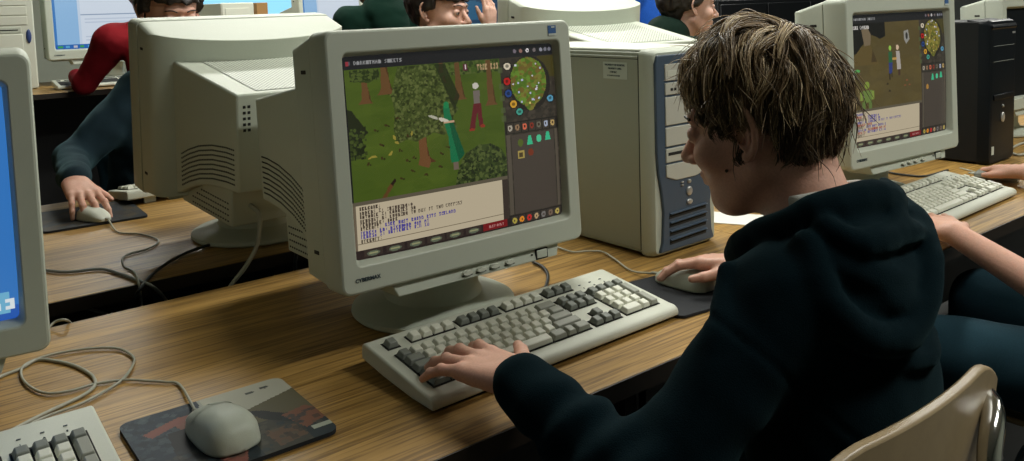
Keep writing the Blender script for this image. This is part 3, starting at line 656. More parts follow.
# ------------------------------------------------------------------ keyboard
UK=.019; KA=.139
_km={}
def keymesh(w,h,m):
    k=(round(w,4),round(h,4),m.name)
    if k not in _km:
        g=G(); a=.0008; tx=.0035; ty0=.0022; ty1=.0042; H_=.0085
        g.hexa([(a,a,0),(w-a,a,0),(w-a,h-a,0),(a,h-a,0),(tx,ty0,H_-.0006),(w-tx,ty0,H_-.0006),(w-tx,h-ty1,H_+.0006),(tx,h-ty1,H_+.0006)])
        me=bpy.data.meshes.new('key'); me.from_pydata(g.v,[],g.f); me.materials.append(m)
        bm=bmesh.new(); bm.from_mesh(me); bmesh.ops.bevel(bm,geom=[e for e in bm.edges],offset=.0009,segments=1,affect='EDGES'); bm.to_mesh(me); bm.free()
        _km[k]=me
    return _km[k]
def make_keyboard(label,loc,rotz,style='two_tone',group=None,scale=1,keys=True,wmm=.475,dk=.178,nm='keyboard'):
    t=thing('keyboard',label,'keyboard',loc,(0,0,rotz),group,scale)
    W=wmm
    g=G(); g.prism([(0.002,.004),(.0,.010),(.003,.017),(.010,.0205),(.020,.021),(.168,.0418),(.176,.040),(dk,.034),(dk,.018),(.12,.010),(.05,.004)],0,W,'x'); g.obj('case',M['plastic_light'],t,bevel=.003,segs=3)
    for x in (.05,W-.08):
        g=G(); g.box(x,x+.03,.150,.158,0,.03); g.obj('foot',M['plastic_light'],t)
    g=G(); g.box(.02,W-.02,.008,.020,0,.006); g.obj('rubber_strip',M['rubber'],t)
    Y0,Z0=.020,.0213; ca,sa=math.cos(KA),math.sin(KA); x0=.019
    def well(x,y,w,h):
        g=G(); g.box(x-.001,x+w+.001,y-.001,y+h+.001,-.002,.0005); o=g.obj('key_well',M['dark_gap'],t,loc=(0,Y0,Z0),rot=(KA,0,0))
    Lm,Gm,Mm=(M['key_light'],M['key_grey'],M['key_mid']) if style=='two_tone' else (M['key_light'],M['key_light'],M['key_light'])
    def key(x,y,w=1,h=1,m=None):
        if not keys: return
        o=bpy.data.objects.new('key',keymesh(w*UK,h*UK,m)); link(o,t); o.location=(x0+x*UK,Y0+y*ca*UK-.0*sa,Z0+y*sa*UK+.0006); o.rotation_euler=(KA,0,0)
    r=.3
    rows=[([1.5,1,1.5,7,1.5,1,1.5] if True else None,'gmmlggg'),([2.25]+[1]*10+[2.75],'g'+'l'*10+'g'),([1.75]+[1]*11+[2.25],'g'+'l'*11+'g'),([1.5]+[1]*12+[1.5],'g'+'l'*12+'g'),([1]*13+[2],'g'+'l'*12+'g')]
    mm={'g':Mm if style=='two_tone' else Gm,'l':Lm,'m':Mm}
    for j,(ws_,cs) in enumerate(rows):
        x=0
        for w,c in zip(ws_,cs): key(x,j+r,w,1,mm[c] if not(style=='two_tone' and c=='g' and x==0) else Gm); x+=w
    well(x0,r*UK,15*UK,5*UK)
    fy=5.85+r
    for x,c in [(0,'G'),(2,'l'),(3,'l'),(4,'l'),(5,'l'),(6.5,'G'),(7.5,'G'),(8.5,'G'),(9.5,'G'),(11,'l'),(12,'l'),(13,'l'),(14,'l'),(15.5,'G'),(16.5,'G'),(17.5,'G')]: key(x,fy,1,1,Gm if c=='G' else Lm)
    for x,n in [(0,1),(2,4),(6.5,4),(11,4),(15.5,3)]: well(x0+x*UK,fy*UK,n*UK,UK)
    for j in (3,4):
        for i in range(3): key(15.5+i,j+r,1,1,Gm)
    well(x0+15.5*UK,(3+r)*UK,3*UK,2*UK)
    for i in range(3): key(15.5+i,r,1,1,Gm)
    key(16.5,1+r,1,1,Gm); well(x0+15.5*UK,r*UK,3*UK,UK); well(x0+16.5*UK,(1+r)*UK,UK,UK)
    for i in range(4): key(19+i,4+r,1,1,Gm)
    for j in (1,2,3):
        for i in range(3): key(19+i,j+r,1,1,Lm)
    key(19,r,2,1,Lm); key(21,r,1,1,Lm); key(22,2+r,1,2,Mm); key(22,r,1,2,Mm); well(x0+19*UK,r*UK,4*UK,5*UK)
    for i in range(3):
        o=text('lock_mark',['1','A','S'][i],.005,M['lead'],t,(x0+(19.6+i*1.25)*UK,Y0+5.9*UK*ca,Z0+5.9*UK*sa+.0004),(KA,0,0))
        g=G(); g.box(-.0022,.0022,-.0007,.0007,0,.0008); g.obj('lock_light',M['lead'],t,loc=(x0+(19.6+i*1.25)*UK,Y0+6.5*UK*ca,Z0+6.5*UK*sa+.0002),rot=(KA,0,0))
    return t
# ------------------------------------------------------------------ mouse
def mouse_field(u,v,w=.0315,l=.057,h=.037):  # u across, v along (-1 rear .. 1 front)
    return 0
def make_mouse(label,loc,rotz,m,scale=1,cord=None,cord_m=None,cord_r=.0019,group=None):
    t=thing('computer_mouse',label,'mouse',loc,(0,0,rotz),group,scale)
    n,k=30,22
    def P(i,j,off=0,y0=-1,y1=1,xa=-1,xb=1):
        v=y0+(y1-y0)*i/n; v=max(-.9995,min(.9995,v)); hw=.0315*(1-abs(v)**3.2)**(1/2.6)*(1-.14*v); u=xa+(xb-xa)*j/k; u=max(-.9995,min(.9995,u))
        hh=(.0345*(1-.30*v-.28*v*v)); z=hh*max(0,(1-abs(u)**2.8))**(1/2.3)*max(0,(1-abs(v)**4))**(1/2.5)
        return (u*hw*(1+off/.03),v*.058*(1+off/.058),.003+z*.93+off)
    g=G(); vs=[P(i,j) for i in range(n+1) for j in range(k+1)]; fs=[(i*(k+1)+j,i*(k+1)+j+1,(i+1)*(k+1)+j+1,(i+1)*(k+1)+j) for i in range(n) for j in range(k)]
    g.add(vs,fs); n0=len(vs); b=[(x,y,.0015) for x,y,z in vs]; g.add(b,[tuple(reversed(f)) for f in fs])
    rim=[i*(k+1) for i in range(n+1)]+[n*(k+1)+j for j in range(1,k+1)]+[i*(k+1)+k for i in range(n-1,-1,-1)]+[j for j in range(k-1,0,-1)]
    g.f+= [(rim[(q+1)%len(rim)],rim[q],rim[q]+n0,rim[(q+1)%len(rim)]+n0) for q in range(len(rim))]
    g.obj('mouse_shell',m,t,smooth=True)
    for xa,xb in ((-.93,-.03),(.03,.93)):
        vs=[P(i,j,.0006,.22,.96,xa,xb) for i in range(n+1) for j in range(k+1)]; g=G().add(vs,fs); g.obj('mouse_button',m,t,smooth=True)
    if cord:
        inv=Matrix.Rotation(-rotz,3,'Z'); pts=[inv@(V(p)-V(loc))/scale for p in cord]; pts=[V((0,.05,.008)),V((0,.066,.007))]+list(pts)
        g=G(); tube_geo(g,smooth_path(pts,7),cord_r/scale); g.obj('cord',cord_m or M['cable_beige'],t,smooth=True)
        g=G(); tube_geo(g,[(0,.052,.0085),(0,.072,.0075)],[.0038,.0026]); g.obj('strain_relief',cord_m or M['cable_beige'],t,smooth=True)
    return t
def make_pad(label,loc,rotz,W,H,m,pic=None,group=None):
    g=G(); r=.014
    base=[(x,y) for x,_,y in rrect(W,H,r,0,0,0)]
    g.prism(base,0,.005,'z')
    if pic is None:
        o=g.obj('mouse_pad',m,None,bevel=.0008); o.location=loc; o.rotation_euler=(0,0,rotz); return tag(o,label,'mouse pad',group)
    t=thing('mouse_pad',label,'mouse pad',loc,(0,0,rotz),group); g.obj('foam',m,t)
    # printed top, clipped to the rounded outline
    n,m_=pic.w,pic.h; xs=np.linspace(-W/2,W/2,n+1); ys=np.linspace(H/2,-H/2,m_+1); X,Y=np.meshgrid(xs,ys)
    ex=np.maximum(0,np.abs(X)-(W/2-r)); ey=np.maximum(0,np.abs(Y)-(H/2-r)); dd=np.hypot(ex,ey); k=np.where(dd>r,r/np.maximum(dd,1e-9),1)
    X=np.sign(X)*(np.minimum(np.abs(X),W/2-r)+ex*k); Y=np.sign(Y)*(np.minimum(np.abs(Y),H/2-r)+ey*k)
    vs=np.stack([X,Y,0*X],-1).reshape(-1,3); idx=np.arange((n+1)*(m_+1)).reshape(m_+1,n+1); fs=np.stack([idx[1:,:-1],idx[1:,1:],idx[:-1,1:],idx[:-1,:-1]],-1).reshape(-1,4)
    me=npmesh('printed_top',vs,fs); lin=np.where(pic.a<=.04045,pic.a/12.92,((np.clip(pic.a,0,1)+.055)/1.055)**2.4).reshape(-1,3)
    ca=me.color_attributes.new('Col','FLOAT_COLOR','CORNER'); c=np.ones((len(fs),4,4),np.float32); c[:,:,:3]=lin[:,None,:]; ca.data.foreach_set('color',c.ravel())
    fin('printed_top',me,M['print'],t,loc=(0,0,.0053)); return t
# ================================================================== THE PLACE
FL=-.73
def quad_struct(name,x0,x1,y0,y1,z0,z1,m): g=G(); g.box(x0,x1,y0,y1,z0,z1); o=g.obj(name,m); return struct(o)
quad_struct('floor',-3.2,9.2,-3.2,7.2,FL-.1,FL,M['floor'])
quad_struct('ceiling',-3.2,9.2,-3.2,7.2,2.0,2.1,M['ceil'])
quad_struct('wall_left',-3.3,-3.2,-3.2,7.2,FL,2.0,M['wall']); quad_struct('wall_right',9.2,9.3,-3.2,7.2,FL,2.0,M['wall_shade'])
quad_struct('wall_front',-3.2,9.2,-3.3,-3.2,FL,2.0,M['wall']); quad_struct('wall_back',-3.2,9.2,7.2,7.3,FL,2.0,M['wall'])
# desks
def desk(label,x0,x1,y0,y1,zt=0,gap=.002):
    t=thing('computer_desk',label,'desk',(x0,y0,FL))
    W,D,H=x1-x0-gap,y1-y0,zt-FL
    g=G(); g.box(0,W,.0015,D-.0015,H-.028,H); g.obj('desktop',M['wood'],t,bevel=.0015,segs=2)
    g=G(); g.box(0,W,-.001,.0014,H-.027,H-.0012); g.box(0,W,D-.0014,D+.001,H-.027,H-.0012); g.obj('edge_strip',M['wood_edge'],t)
    g=G(); g.box(.05,W-.05,D-.10,D-.08,.06,H-.028); g.obj('modesty_shade_panel',M['frame_metal'],t)  # modesty panel lengthened nearly to the floor, a dark stand-in for under-desk shade
    for x in (.04,W-.08):
        for y in (.06,D-.10):
            g=G(); g.box(x,x+.04,y,y+.04,0,H-.028); g.obj('leg',M['frame_metal'],t,bevel=.003)
    return t
desk('oak laminate desk in front of the boy, under the near keyboards',-1.25,1.481,0,.77)
desk('oak laminate desk on the right under the black tower',1.481,4.2,-.02,.77)
desk('oak laminate desk across the gap, under the monitor seen from behind at left',-1.25,1.60,.904,1.808)
desk('oak laminate desk across the gap, behind the blue fronted tower',1.60,4.4,.904,1.808)
desk('higher oak laminate desk far back on the left under the pale tower',-1.6,1.9,3.86,4.7,.14)
desk('higher far desk at the back of the room behind the green hoodie',1.9,5.6,3.86,4.7,.14)
# monitors
GP=game_screen(False)
make_monitor('','large beige tube monitor in front of the boy showing a green forest game',(.750,.405,.001),-.020,.059,GP,.990)
make_monitor('','beige tube monitor on the right showing a brown cave game',(2.004,.352,.001),-.061,.044,game_screen(True),1.035)
make_monitor('','beige monitor cut by the left edge, blue desktop on its screen',(-.030,.579,.001),-.112,-.091,desktop_screen(),1.014)
make_monitor('','beige monitor seen from behind at left, its perforated top in view',(.742,1.125,.001),PI+.03,.09,None,1.03)
make_monitor('','beige monitor seen from behind above the blue fronted tower',(1.93,1.28,.001),PI-.10,.08,None,1.10)
make_monitor('','beige monitor behind the black tower at the right edge',(3.20,.50,.001),-.05,.04,None,1.0)
def far_mon(label,px,py,z,pic,rot=0,tilt=.05,sc=1):
    p=atz(px,py,.14+PZ*sc); c,s=math.cos(rot),math.sin(rot); off=np.array([.2275*sc*c-.14*sc*s,.2275*sc*s+.14*sc*c,0])
    return make_monitor('',label,(p[0]+off[0],p[1]+off[1],.141),rot,tilt,pic,sc)
DS=doc_screen()
far_mon('far beige monitor with a pale blue document window, beside the red sleeve',49,63,0,DS,sc=1.3)
p=aty(291,30,4.15); make_monitor('','far bright monitor behind the person in the green hoodie',(p[0]+.30,4.30,.141),.0,.05,DS,1.0)
p=aty(462,20,4.2); BP=Pic(40,32,(16,60,92)); BP.ell(40,40,30,24,(30,92,128)); BP.rect(0,72,100,84,(150,200,220)); BP.rect(0,84,100,100,(60,130,170))
make_monitor('','far monitor with a dark teal picture, behind the black haired boy',(p[0]+.12,4.30,.141),0,.05,BP,1.0)
# keyboards
make_keyboard('two tone beige and grey keyboard under the boy\'s left hand',(.5457,.0863,.0005),.017)
make_keyboard('all pale keyboard under the bare forearm on the right',(1.765,.045,.0005),.03,'pale')
kl=atz(92,406,.038); make_keyboard('beige keyboard cut by the bottom left corner',(kl[0]-.475,kl[1]-.178,.0005),.0)
make_keyboard('pale keyboard half hidden behind the left monitor seen from behind',(1.035,1.80,.0005),PI+.05,'pale')
fk=aty(57,82,4.0); make_keyboard('small far keyboard beside the red sleeve',(fk[0],3.98,.141),0,'pale',keys=False)
# mouse pads
PP=Pic(120,96,(30,44,50))
PP.rect(45,0,100,40,(150,154,142)); PP.poly([(48,0),(100,0),(100,42),(80,36),(60,40),(46,30)],(172,172,156)); PP.poly([(60,38),(100,24),(100,60),(58,66)],(88,84,60))
PP.poly([(0,0),(46,0),(44,30),(30,44),(20,66),(0,70)],(26,42,56)); mk=(PP.xx<46)&(PP.yy<60); PP.mottle(mk,[(50,66,72),(20,32,42),(70,84,86)],160,1,3,.6)
PP.poly([(8,26),(30,16),(50,18),(50,24),(28,26),(12,34)],(122,74,64)); PP.poly([(26,26),(46,24),(48,40),(38,54),(30,44)],(126,78,62)); PP.poly([(20,34),(30,34),(36,62),(34,100),(14,100)],(22,26,30)); PP.poly([(36,70),(46,60),(52,80),(46,100),(34,100)],(134,82,70))
PP.poly([(56,60),(86,56),(84,100),(56,100)],(58,60,52)); PP.poly([(64,36),(74,44),(92,70),(86,76),(70,56)],(24,30,34)); PP.poly([(80,58),(96,54),(100,60),(100,78),(86,84)],(118,76,56)); PP.poly([(64,72),(82,74),(84,92),(66,96)],(96,74,56)); mk=PP.yy>60; PP.mottle(mk,[(40,44,44),(80,78,66),(30,50,60)],160,1,2.6,.5)
PP.ell(76,12,3,2,(70,76,70)); PP.ell(86,10,3,2,(60,66,62)); PP.rect(88,84,100,90,(170,176,160))
make_pad('mouse pad with a colourful printed picture beside the bottom left keyboard',(.336,.224,.0005),-.02,.208,.19,M['rubber'],PP)
q=Pic(60,50,(22,30,36)); q.mottle(q.xx>-1,[(36,48,60),(66,54,34),(14,20,26),(40,30,26)],260,2,6,.5)
make_pad('dark mouse pad with a dim print under the hand of the person in teal',(.468,1.565,.0005),-.05,.235,.235,M['rubber'],q)
make_pad('plain dark grey mouse pad under the boy\'s right hand',(1.125,.165,.0005),-.12,.20,.18,M['rubber'])
# mice
def px_path(pts,z=.0035): return [atz(a,b,z) for a,b in pts]
mf=atz(222,428,.012)
make_mouse('beige mouse alone on the printed mouse pad',(.322,.208,.0062),.10,M['plastic'],1.02,px_path([(180,385),(165,382),(150,381),(125,380),(95,384),(70,391),(45,393),(28,385),(21,374),(26,364),(50,355),(85,349),(115,348),(130,354),(134,362),(124,378),(105,391),(80,404),(50,415),(30,424)]))
make_mouse('white mouse under the hand of the person in teal',(.466,1.495,.0062),PI+.35,M['plastic_light'],.86,px_path([(118,232),(140,234),(158,240),(150,248),(125,256),(124,266),(134,272),(139,285)])+[atz(141,300,-.05),atz(142,306,-.2)],cord_r=.0022)
make_mouse('beige mouse under the boy\'s right hand',(1.138,.182,.0062),.12,M['plastic'],.98,px_path([(632,271),(616,260),(603,252),(588,251),(573,252),(560,248),(548,243),(540,240)],.004))
make_mouse('grey mouse under the hand at the right edge',tuple(atz(997,178,.006)),.25,M['cable_grey'],.95,[atz(975,172,.004),atz(960,168,.004)])
# cables
cable('computer_cable',px_path([(-12,386),(0,377),(20,369),(37,360),(55,361),(75,366),(90,374),(95,381),(93,388),(80,397),(50,411),(20,426),(-8,442)],.0025),.0026,M['cable_beige'],None,'beige keyboard cable looping over the near desk at lower left')
cable('computer_cable',[atz(38,340,.002),atz(46,331,.003),atz(55,322,.010),atz(66,320,.012),atz(74,326,-.03)],.0022,M['cable_beige'],None,'short beige cable by the left monitor, dropping into the desk gap')
cable('computer_cable',px_path([(30,268),(65,272),(100,269),(120,274),(137,280)],.004)+[atz(152,286,.004),atz(163,296,-.04),atz(170,306,-.12)],.0031,M['cable_grey'],None,'thick grey cable running along the far side of the desk gap')
cable('computer_cable',px_path([(250,232),(235,238),(202,247),(180,256),(160,268)],.006)+[atz(147,280,.004),atz(138,292,.004),atz(130,306,-.1)],.0033,M['cable_black'],None,'black cable curving from the back monitor into the gap')
cable('computer_cable',px_path([(30,300),(44,299),(62,301)],-.01)+[atz(85,308,-.03),atz(107,314,-.06)],.003,M['cable_grey'],None,'dark grey cable sagging in the desk gap at left')
cable('computer_cable',[aty(250,205,.88),aty(258,212,.86),aty(260,222,.85),aty(257,245,.84),aty(246,266,.83),aty(232,284,.82),aty(226,296,.80)],.0045,M['cable_beige'],None,'beige monitor cable hanging from the back monitor into the gap')
cable('computer_cable',[(.70,.74,.08),(.69,.80,.03),(.70,.84,-.06),(.72,.86,-.3)],.004,M['cable_black'],None,'black cable dropping behind the large game monitor')
cable('computer_cable',px_path([(533,262),(543,267),(548,275),(546,286),(540,294)],.004),.003,M['cable_black'],None,'black cable beside the round base of the large monitor')
cable('computer_cable',px_path([(864,170),(885,172),(905,175),(925,176),(948,170)],.004),.003,M['cable_black'],None,'black cable on the desk behind the pale keyboard on the right')
cable('computer_cable',px_path([(1030,152),(1018,155),(1010,150),(1020,144),(1032,141)],.004),.004,M['cable_beige'],None,'pale cable at the right edge beside the black tower')
# papers
g=G(); g.box(-.05,.05,-.08,.08,0,.0012); o=g.obj('paper_sheet',M['paper']); o.location=(1.585,.41,.0005); o.rotation_euler=(0,0,.5); tag(o,'white paper sheet on the desk beyond the boy\'s chin','paper')
# --------------------------------------------------------------- towers
def make_tower(label,loc,rotz,w=.193,d=.43,h=.4115):
    t=thing('computer_tower',label,'computer',loc,(0,0,rotz))
    P=M['plastic_tower']
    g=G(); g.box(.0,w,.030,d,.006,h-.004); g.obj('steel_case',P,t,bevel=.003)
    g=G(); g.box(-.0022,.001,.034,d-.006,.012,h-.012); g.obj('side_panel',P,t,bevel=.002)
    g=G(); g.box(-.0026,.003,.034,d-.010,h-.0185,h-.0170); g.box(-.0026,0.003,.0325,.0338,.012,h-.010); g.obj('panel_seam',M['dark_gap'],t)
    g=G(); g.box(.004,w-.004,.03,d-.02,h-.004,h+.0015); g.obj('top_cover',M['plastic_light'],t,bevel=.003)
    g=G(); g.rings([rrect(w+.004,h,.010,.032,w/2,h/2),rrect(w+.006,h+.002,.012,.022,w/2,h/2),rrect(w+.002,h-.002,.014,.008,w/2,h/2),rrect(w-.010,h-.012,.012,0,w/2,h/2)]); g.obj('front_bezel',M['plastic'],t,angle=.5)
    # blue surround with a waisted outline
    L=[(.012,.010),(.020,.030),(.024,.09),(.019,.13),(.010,.17),(.006,.21),(.005,.385),(.012,.401)]
    poly=L+[(w-x,z) for x,z in reversed(L)]
    g=G(); g.prism(poly,-.006,.006,'y'); g.obj('blue_surround',M['slate'],t,bevel=.002)
    b=[(.350,.383,'slot'),(.322,.346,'btn'),(.262,.318,''),(.220,.258,''),(.188,.216,'floppy')]
    for z0,z1,k in b:
        g=G(); g.box(.030,w-.030,-.0085,0,z0,z1); o=g.obj('drive_bay',M['bay'],t,bevel=.0015)
        if k=='slot': g=G(); g.box(.036,w-.036,-.0092,-.008,z0+.008,z0+.020); g.obj('disc_tray',M['plastic_light'],o,bevel=.001)
        if k=='btn':
            for x in (.045,.055): g=G(); g.box(x,x+.006,-.0095,-.008,z0+.008,z0+.013); g.obj('button',M['dark_gap'],o)
        if k=='floppy': g=G(); g.box(.036,w-.036,-.0092,-.008,z0+.014,z0+.020); g.obj('floppy_slot',M['dark_gap'],o)
    g=G(); g.prism([(.030,.160),(.06,.150),(.12,.150),(w-.030,.160),(w-.030,.184),(.030,.184)],-.0085,0,'y'); g.obj('lower_cover',M['bay'],t,bevel=.0015)
    for x,z,a,c in ((.10,.142,.005,.004),(.10,.122,.0085,.0095),(.10,.100,.0085,.0055),(.078,.143,.004,.0015),(.078,.137,.004,.0015)):
        g=G(); g.rings([[(x+a*math.cos(q)*s,y,z+c*math.sin(q)*s) for q in np.linspace(0,2*PI,16,False)] for y,s in ((-.004,1),(-.0085,1),(-.0095,.7))]); g.obj('front_button',M['silver'],t,smooth=True)
    for i in range(4):
        z=.022+i*.0175
        g=G(); g.prism([(.040-.001*i,z),(w-.040,z+.003),(w-.040,z+.010),(.040,z+.007)],-.0066,-.003,'y'); g.obj('louvre_gap',M['dark_gap'],t)
        g=G(); g.hexa([(.040,-.006,z+.006),(w-.040,-.006,z+.009),(w-.040,-.002,z+.009),(.040,-.002,z+.006),(.040,-.012,z+.010),(w-.040,-.012,z+.013),(w-.040,-.004,z+.015),(.040,-.004,z+.012)]); g.obj('louvre',M['slate'],t)
    g=G(); g.box(-.0030,-.0020,.062,.128,.352,.386); lb=g.obj('label_sticker',M['sticker'],t)
    for i,(s,sz) in enumerate((('PROPERTY OF SCHOOL',.0052),('PROPERTY LABEL',.0048),('1170 B.C.',.0052),('C O M P U T E R S',.0044))): text('label_text',s,sz,M['lead'],lb,(-.0033,.095+(.004 if i>1 else 0),.380-i*.0072),(PI/2,0,-PI/2),bold=True)
    g=G()
    for k in range(5):
        for j in range(6): g.box(-.0027,.001,.385+.004*math.sin(j*.6)-.0,.3875+.006,.200+k*.012+j*.0008,.2015+k*.012+j*.0008)
    g.obj('side_vent',M['dark_gap'],t)
    for x in (.02,w-.04):
        for y in (.05,d-.06): g=G(); g.box(x,x+.02,y,y+.02,0,.006); g.obj('foot',M['rubber'],t)
    return t
make_tower('beige tower with slate blue front beside the boy\'s monitor',(1.224,.330,.0005),.0125)
# black tower
t=thing('computer_tower','black tower beside the monitor on the right','computer',(2.575,.262,.0005),(0,0,.0)); w,d,h=.175,.43,.4215
g=G(); g.box(0,w,.03,d,.006,h-.004); g.obj('steel_case',M['black'],t,bevel=.004)
g=G(); g.rings([rrect(w+.004,h-.004,.012,.034,w/2,h/2),rrect(w+.004,h,.016,.014,w/2,h/2),rrect(w-.004,h-.010,.018,.002,w/2,h/2),rrect(w-.02,h-.03,.015,0,w/2,h/2)]); g.obj('front_bezel',M['black_gloss'],t,angle=.5)
g=G(); g.prism([(.03,h-.004),(.0,h-.012),(-.004,h-.022),(.002,h-.03),(.07,h-.004),(.07,h+.002)],.004,w-.004,'x'); g.obj('top_brow',M['black_gloss'],t,bevel=.003)
for z in (.30,.345): g=G(); g.box(.018,w-.018,-.0012,.002,z,z+.0015); g.obj('bay_line',M['cable_grey'],t)
g=G(); g.box(.020,w-.020,-.004,.004,.188,.205); g.obj('floppy_lip',M['black_gloss'],t,bevel=.002)
g=G(); g.rings([[(.085+.011*s*math.cos(q),y,.135+.015*s*math.sin(q)) for q in np.linspace(0,2*PI,20,False)] for y,s in ((.001,1),(-.003,1),(-.0045,.7))]); g.obj('oval_badge',M['silver'],t,smooth=True)
g=G(); g.rings([[(.085+.005*s*math.cos(q),y,.168+.005*s*math.sin(q)) for q in np.linspace(0,2*PI,14,False)] for y,s in ((.001,1),(-.003,1))]); g.obj('power_button',M['cable_grey'],t,smooth=True)
g=G(); g.box(.014,.030,-.0008,.003,.030,.054); g.obj('certificate_sticker',M['sticker'],t)
g=G(); g.box(w-.030,w-.010,-.0008,.003,.378,.384); g.obj('front_mark',M['silver'],t)
for x in (.02,w-.04):
    for y in (.05,d-.06): g=G(); g.box(x,x+.02,y,y+.02,0,.006); g.obj('foot',M['rubber'],t)
# far left pale tower
def pale_tower(label,loc,rotz,z0,w=.20,h=.44,d=.42,btn=True):
    t=thing('computer_tower',label,'computer',loc,(0,0,rotz))
    g=G(); g.box(0,w,.02,d,.004,h); g.obj('steel_case',M['plastic'],t,bevel=.004)
    g=G(); g.rings([rrect(w,h,.01,.022,w/2,h/2+.002),rrect(w+.004,h,.012,.008,w/2,h/2+.002),rrect(w-.01,h-.01,.01,0,w/2,h/2+.002)]); g.obj('front_bezel',M['plastic_light'],t,angle=.5)
    for z0_,z1_ in ((h-.075,h-.03),(h-.125,h-.08),(h-.175,h-.13)): g=G(); g.box(.02,w-.03,-.004,.002,z0_,z1_); g.obj('drive_bay',M['plastic_light'],t,bevel=.002)
    g=G(); g.box(.02,w-.06,-.004,.002,h-.215,h-.185); o=g.obj('floppy_drive',M['plastic'],t,bevel=.002); g=G(); g.box(.03,w-.075,-.0048,-.003,h-.204,h-.198); g.obj('floppy_slot',M['dark_gap'],o)
    g=G(); g.hexa([(.01,-.012,.115),(w-.055,-.012,.115),(w-.055,.004,.115),(.01,.004,.115),(.01,-.006,h-.222),(w-.055,-.006,h-.222),(w-.055,.004,h-.222),(.01,.004,h-.222)]); g.obj('lower_cover',M['plastic_light'],t,bevel=.003)
    g=G(); g.rings([[(w-.028+.012*s*math.cos(q),y,h-.235+.036*s*math.sin(q)) for q in np.linspace(0,2*PI,20,False)] for y,s in ((.001,1),(-.004,1),(-.007,.7))]); g.obj('power_button',M['blue_button'],t,smooth=True)
    g=G(); g.rings([[(.085+.017*s*math.cos(q),y,.165+.010*s*math.sin(q)) for q in np.linspace(0,2*PI,20,False)] for y,s in ((-.004,1),(-.013,1),(-.0145,.7))]); g.obj('reset_button',M['blue_button'],t,smooth=True)
    for i in range(4): g=G(); g.box(.03,w-.035,-.0012,.002,.028+i*.021,.036+i*.021); g.obj('vent_slot',M['dark_gap'],t,bevel=.002)
    return t
p=aty(38.6,84,4.2); pale_tower('pale tower with blue power button on the far desk at left',(p[0]-.26,4.2,.141),0,.14,.26,.51,.45)
p=aty(236,4,4.1); g=pale_tower('far pale tower standing between two far monitors',(p[0]-.085,4.1,.141),0,.14,.19,.42)
# orange brown box on far desk
p=aty(262,0,4.2); g=G(); g.box(-.035,.035,0,.2,0,.42); o=g.obj('storage_box',M['brown_box'],None,bevel=.004); o.location=(p[0],4.2,.141); tag(o,'narrow orange brown box on the far desk','box')
# big black cabinet behind the profile boy
p0=aty(722,20,3.2); p1=aty(830,20,3.2)
t=thing('storage_cabinet','tall black cabinet behind the boy in profile','cabinet',(p0[0]-.02,3.2,FL))
W=p1[0]-p0[0]+.9; H=1.215
g=G(); g.box(0,W,0.02,.5,0,H); g.obj('carcass',M['black'],t,bevel=.004)
for i in range(4): g=G(); g.box(.01+i*W/4,(i+1)*W/4-.01,0,.022,.05,H-.03); o=g.obj('door',M['black'],t,bevel=.003); g2=G(); g2.box(.03+i*W/4,.045+i*W/4,-.02,0,.6,.72); g2.obj('handle',M['frame_metal'],o,bevel=.003)
# window band high on the back wall
for i,x in enumerate((2.2,4.2,6.2)):
    g=G(); g.box(x,x+1.9,7.16,7.2,-.0+.42,1.5); struct(g.obj('window_%d'%(i+1),M['window_frame']))
    g=G(); g.box(x+.05,x+1.85,7.14,7.17,.47,1.45); o=g.obj('pane',M['sky'],bpy.data.objects['window_%d'%(i+1)])
# --------------------------------------------------------------- people
def seated(head,yaw,lean=.07,w=.17):
    h=np.asarray(head,float); f=np.array([-math.sin(yaw),math.cos(yaw),0]); r=np.array([f[1],-f[0],0]); z=np.array([0,0,1.])
    nk=h-f*lean-z*.135; sh=[nk-r*w-z*.055,nk+r*w-z*.055]; chest=nk-f*.02-z*.20; pel=np.array([*(nk-f*.10)[:2],FL+.53])
    elb=[s-f*(-.05)+sgn*r*.04-z*.26 for s,sgn in zip(sh,(-1,1))]; wr=[e+f*.22+z*.05-sgn*r*.04 for e,sgn in zip(elb,(-1,1))]
    legs=[(pel-r*.09,pel-r*.11+f*.42,np.array([*(pel-r*.11+f*.42)[:2],FL+.10])),(pel+r*.09,pel+r*.11+f*.42,np.array([*(pel+r*.11+f*.42)[:2],FL+.10]))]
    return dict(nk=nk,sh=sh,chest=chest,pel=pel,elb=elb,wr=wr,legs=legs,f=f,r=r)
def simple_hand(wr,f,side,s=1): return hand_fn(wr,f,(0,0,1),side,s)
# the boy
HS=.95
head=np.array([.890,-.153,.351]); R=frame((-.27,.96,0),.24,.03)
Lw=np.array([.598,-.020,.068]); Rw=np.array([1.190,.082,.054])
Lh=hand_fn(Lw,(-.06,1,-.04),(-.05,.0,1),(1,0,0),.95,curls=[(.10,.30,.25),(.06,.30,.25),(.08,.28,.25),(.12,.26,.22)],spread=.20,thumb=(.85,-.02))
Rh=hand_fn(Rw,(-.42,.90,-.02),(.1,.1,1),(-1,-.3,0),.90,curls=[(.22,.34,.24),(.22,.36,.24),(.30,.5,.4),(.4,.6,.4)],spread=.07,thumb=(.62,-.30))
boy_sh=[(.772,-.265,.186),(1.015,-.215,.180)]
hoodring=[(.900,-.145,.172),(.848,-.180,.205),(.820,-.237,.240),(.825,-.292,.272),(.895,-.322,.284),(.965,-.300,.262),(.992,-.235,.232),(.955,-.165,.21)]
hoodring=smooth_path(hoodring+hoodring[:1],3)
def fold(P,d,pts,r,k,n=4):
    q=smooth_path(pts,n); return smin(d,poly_tube(P,q,[r*(.55+.45*math.sin(PI*min(1,max(0,(i+.5)/len(q))))) for i in range(len(q))]),k)
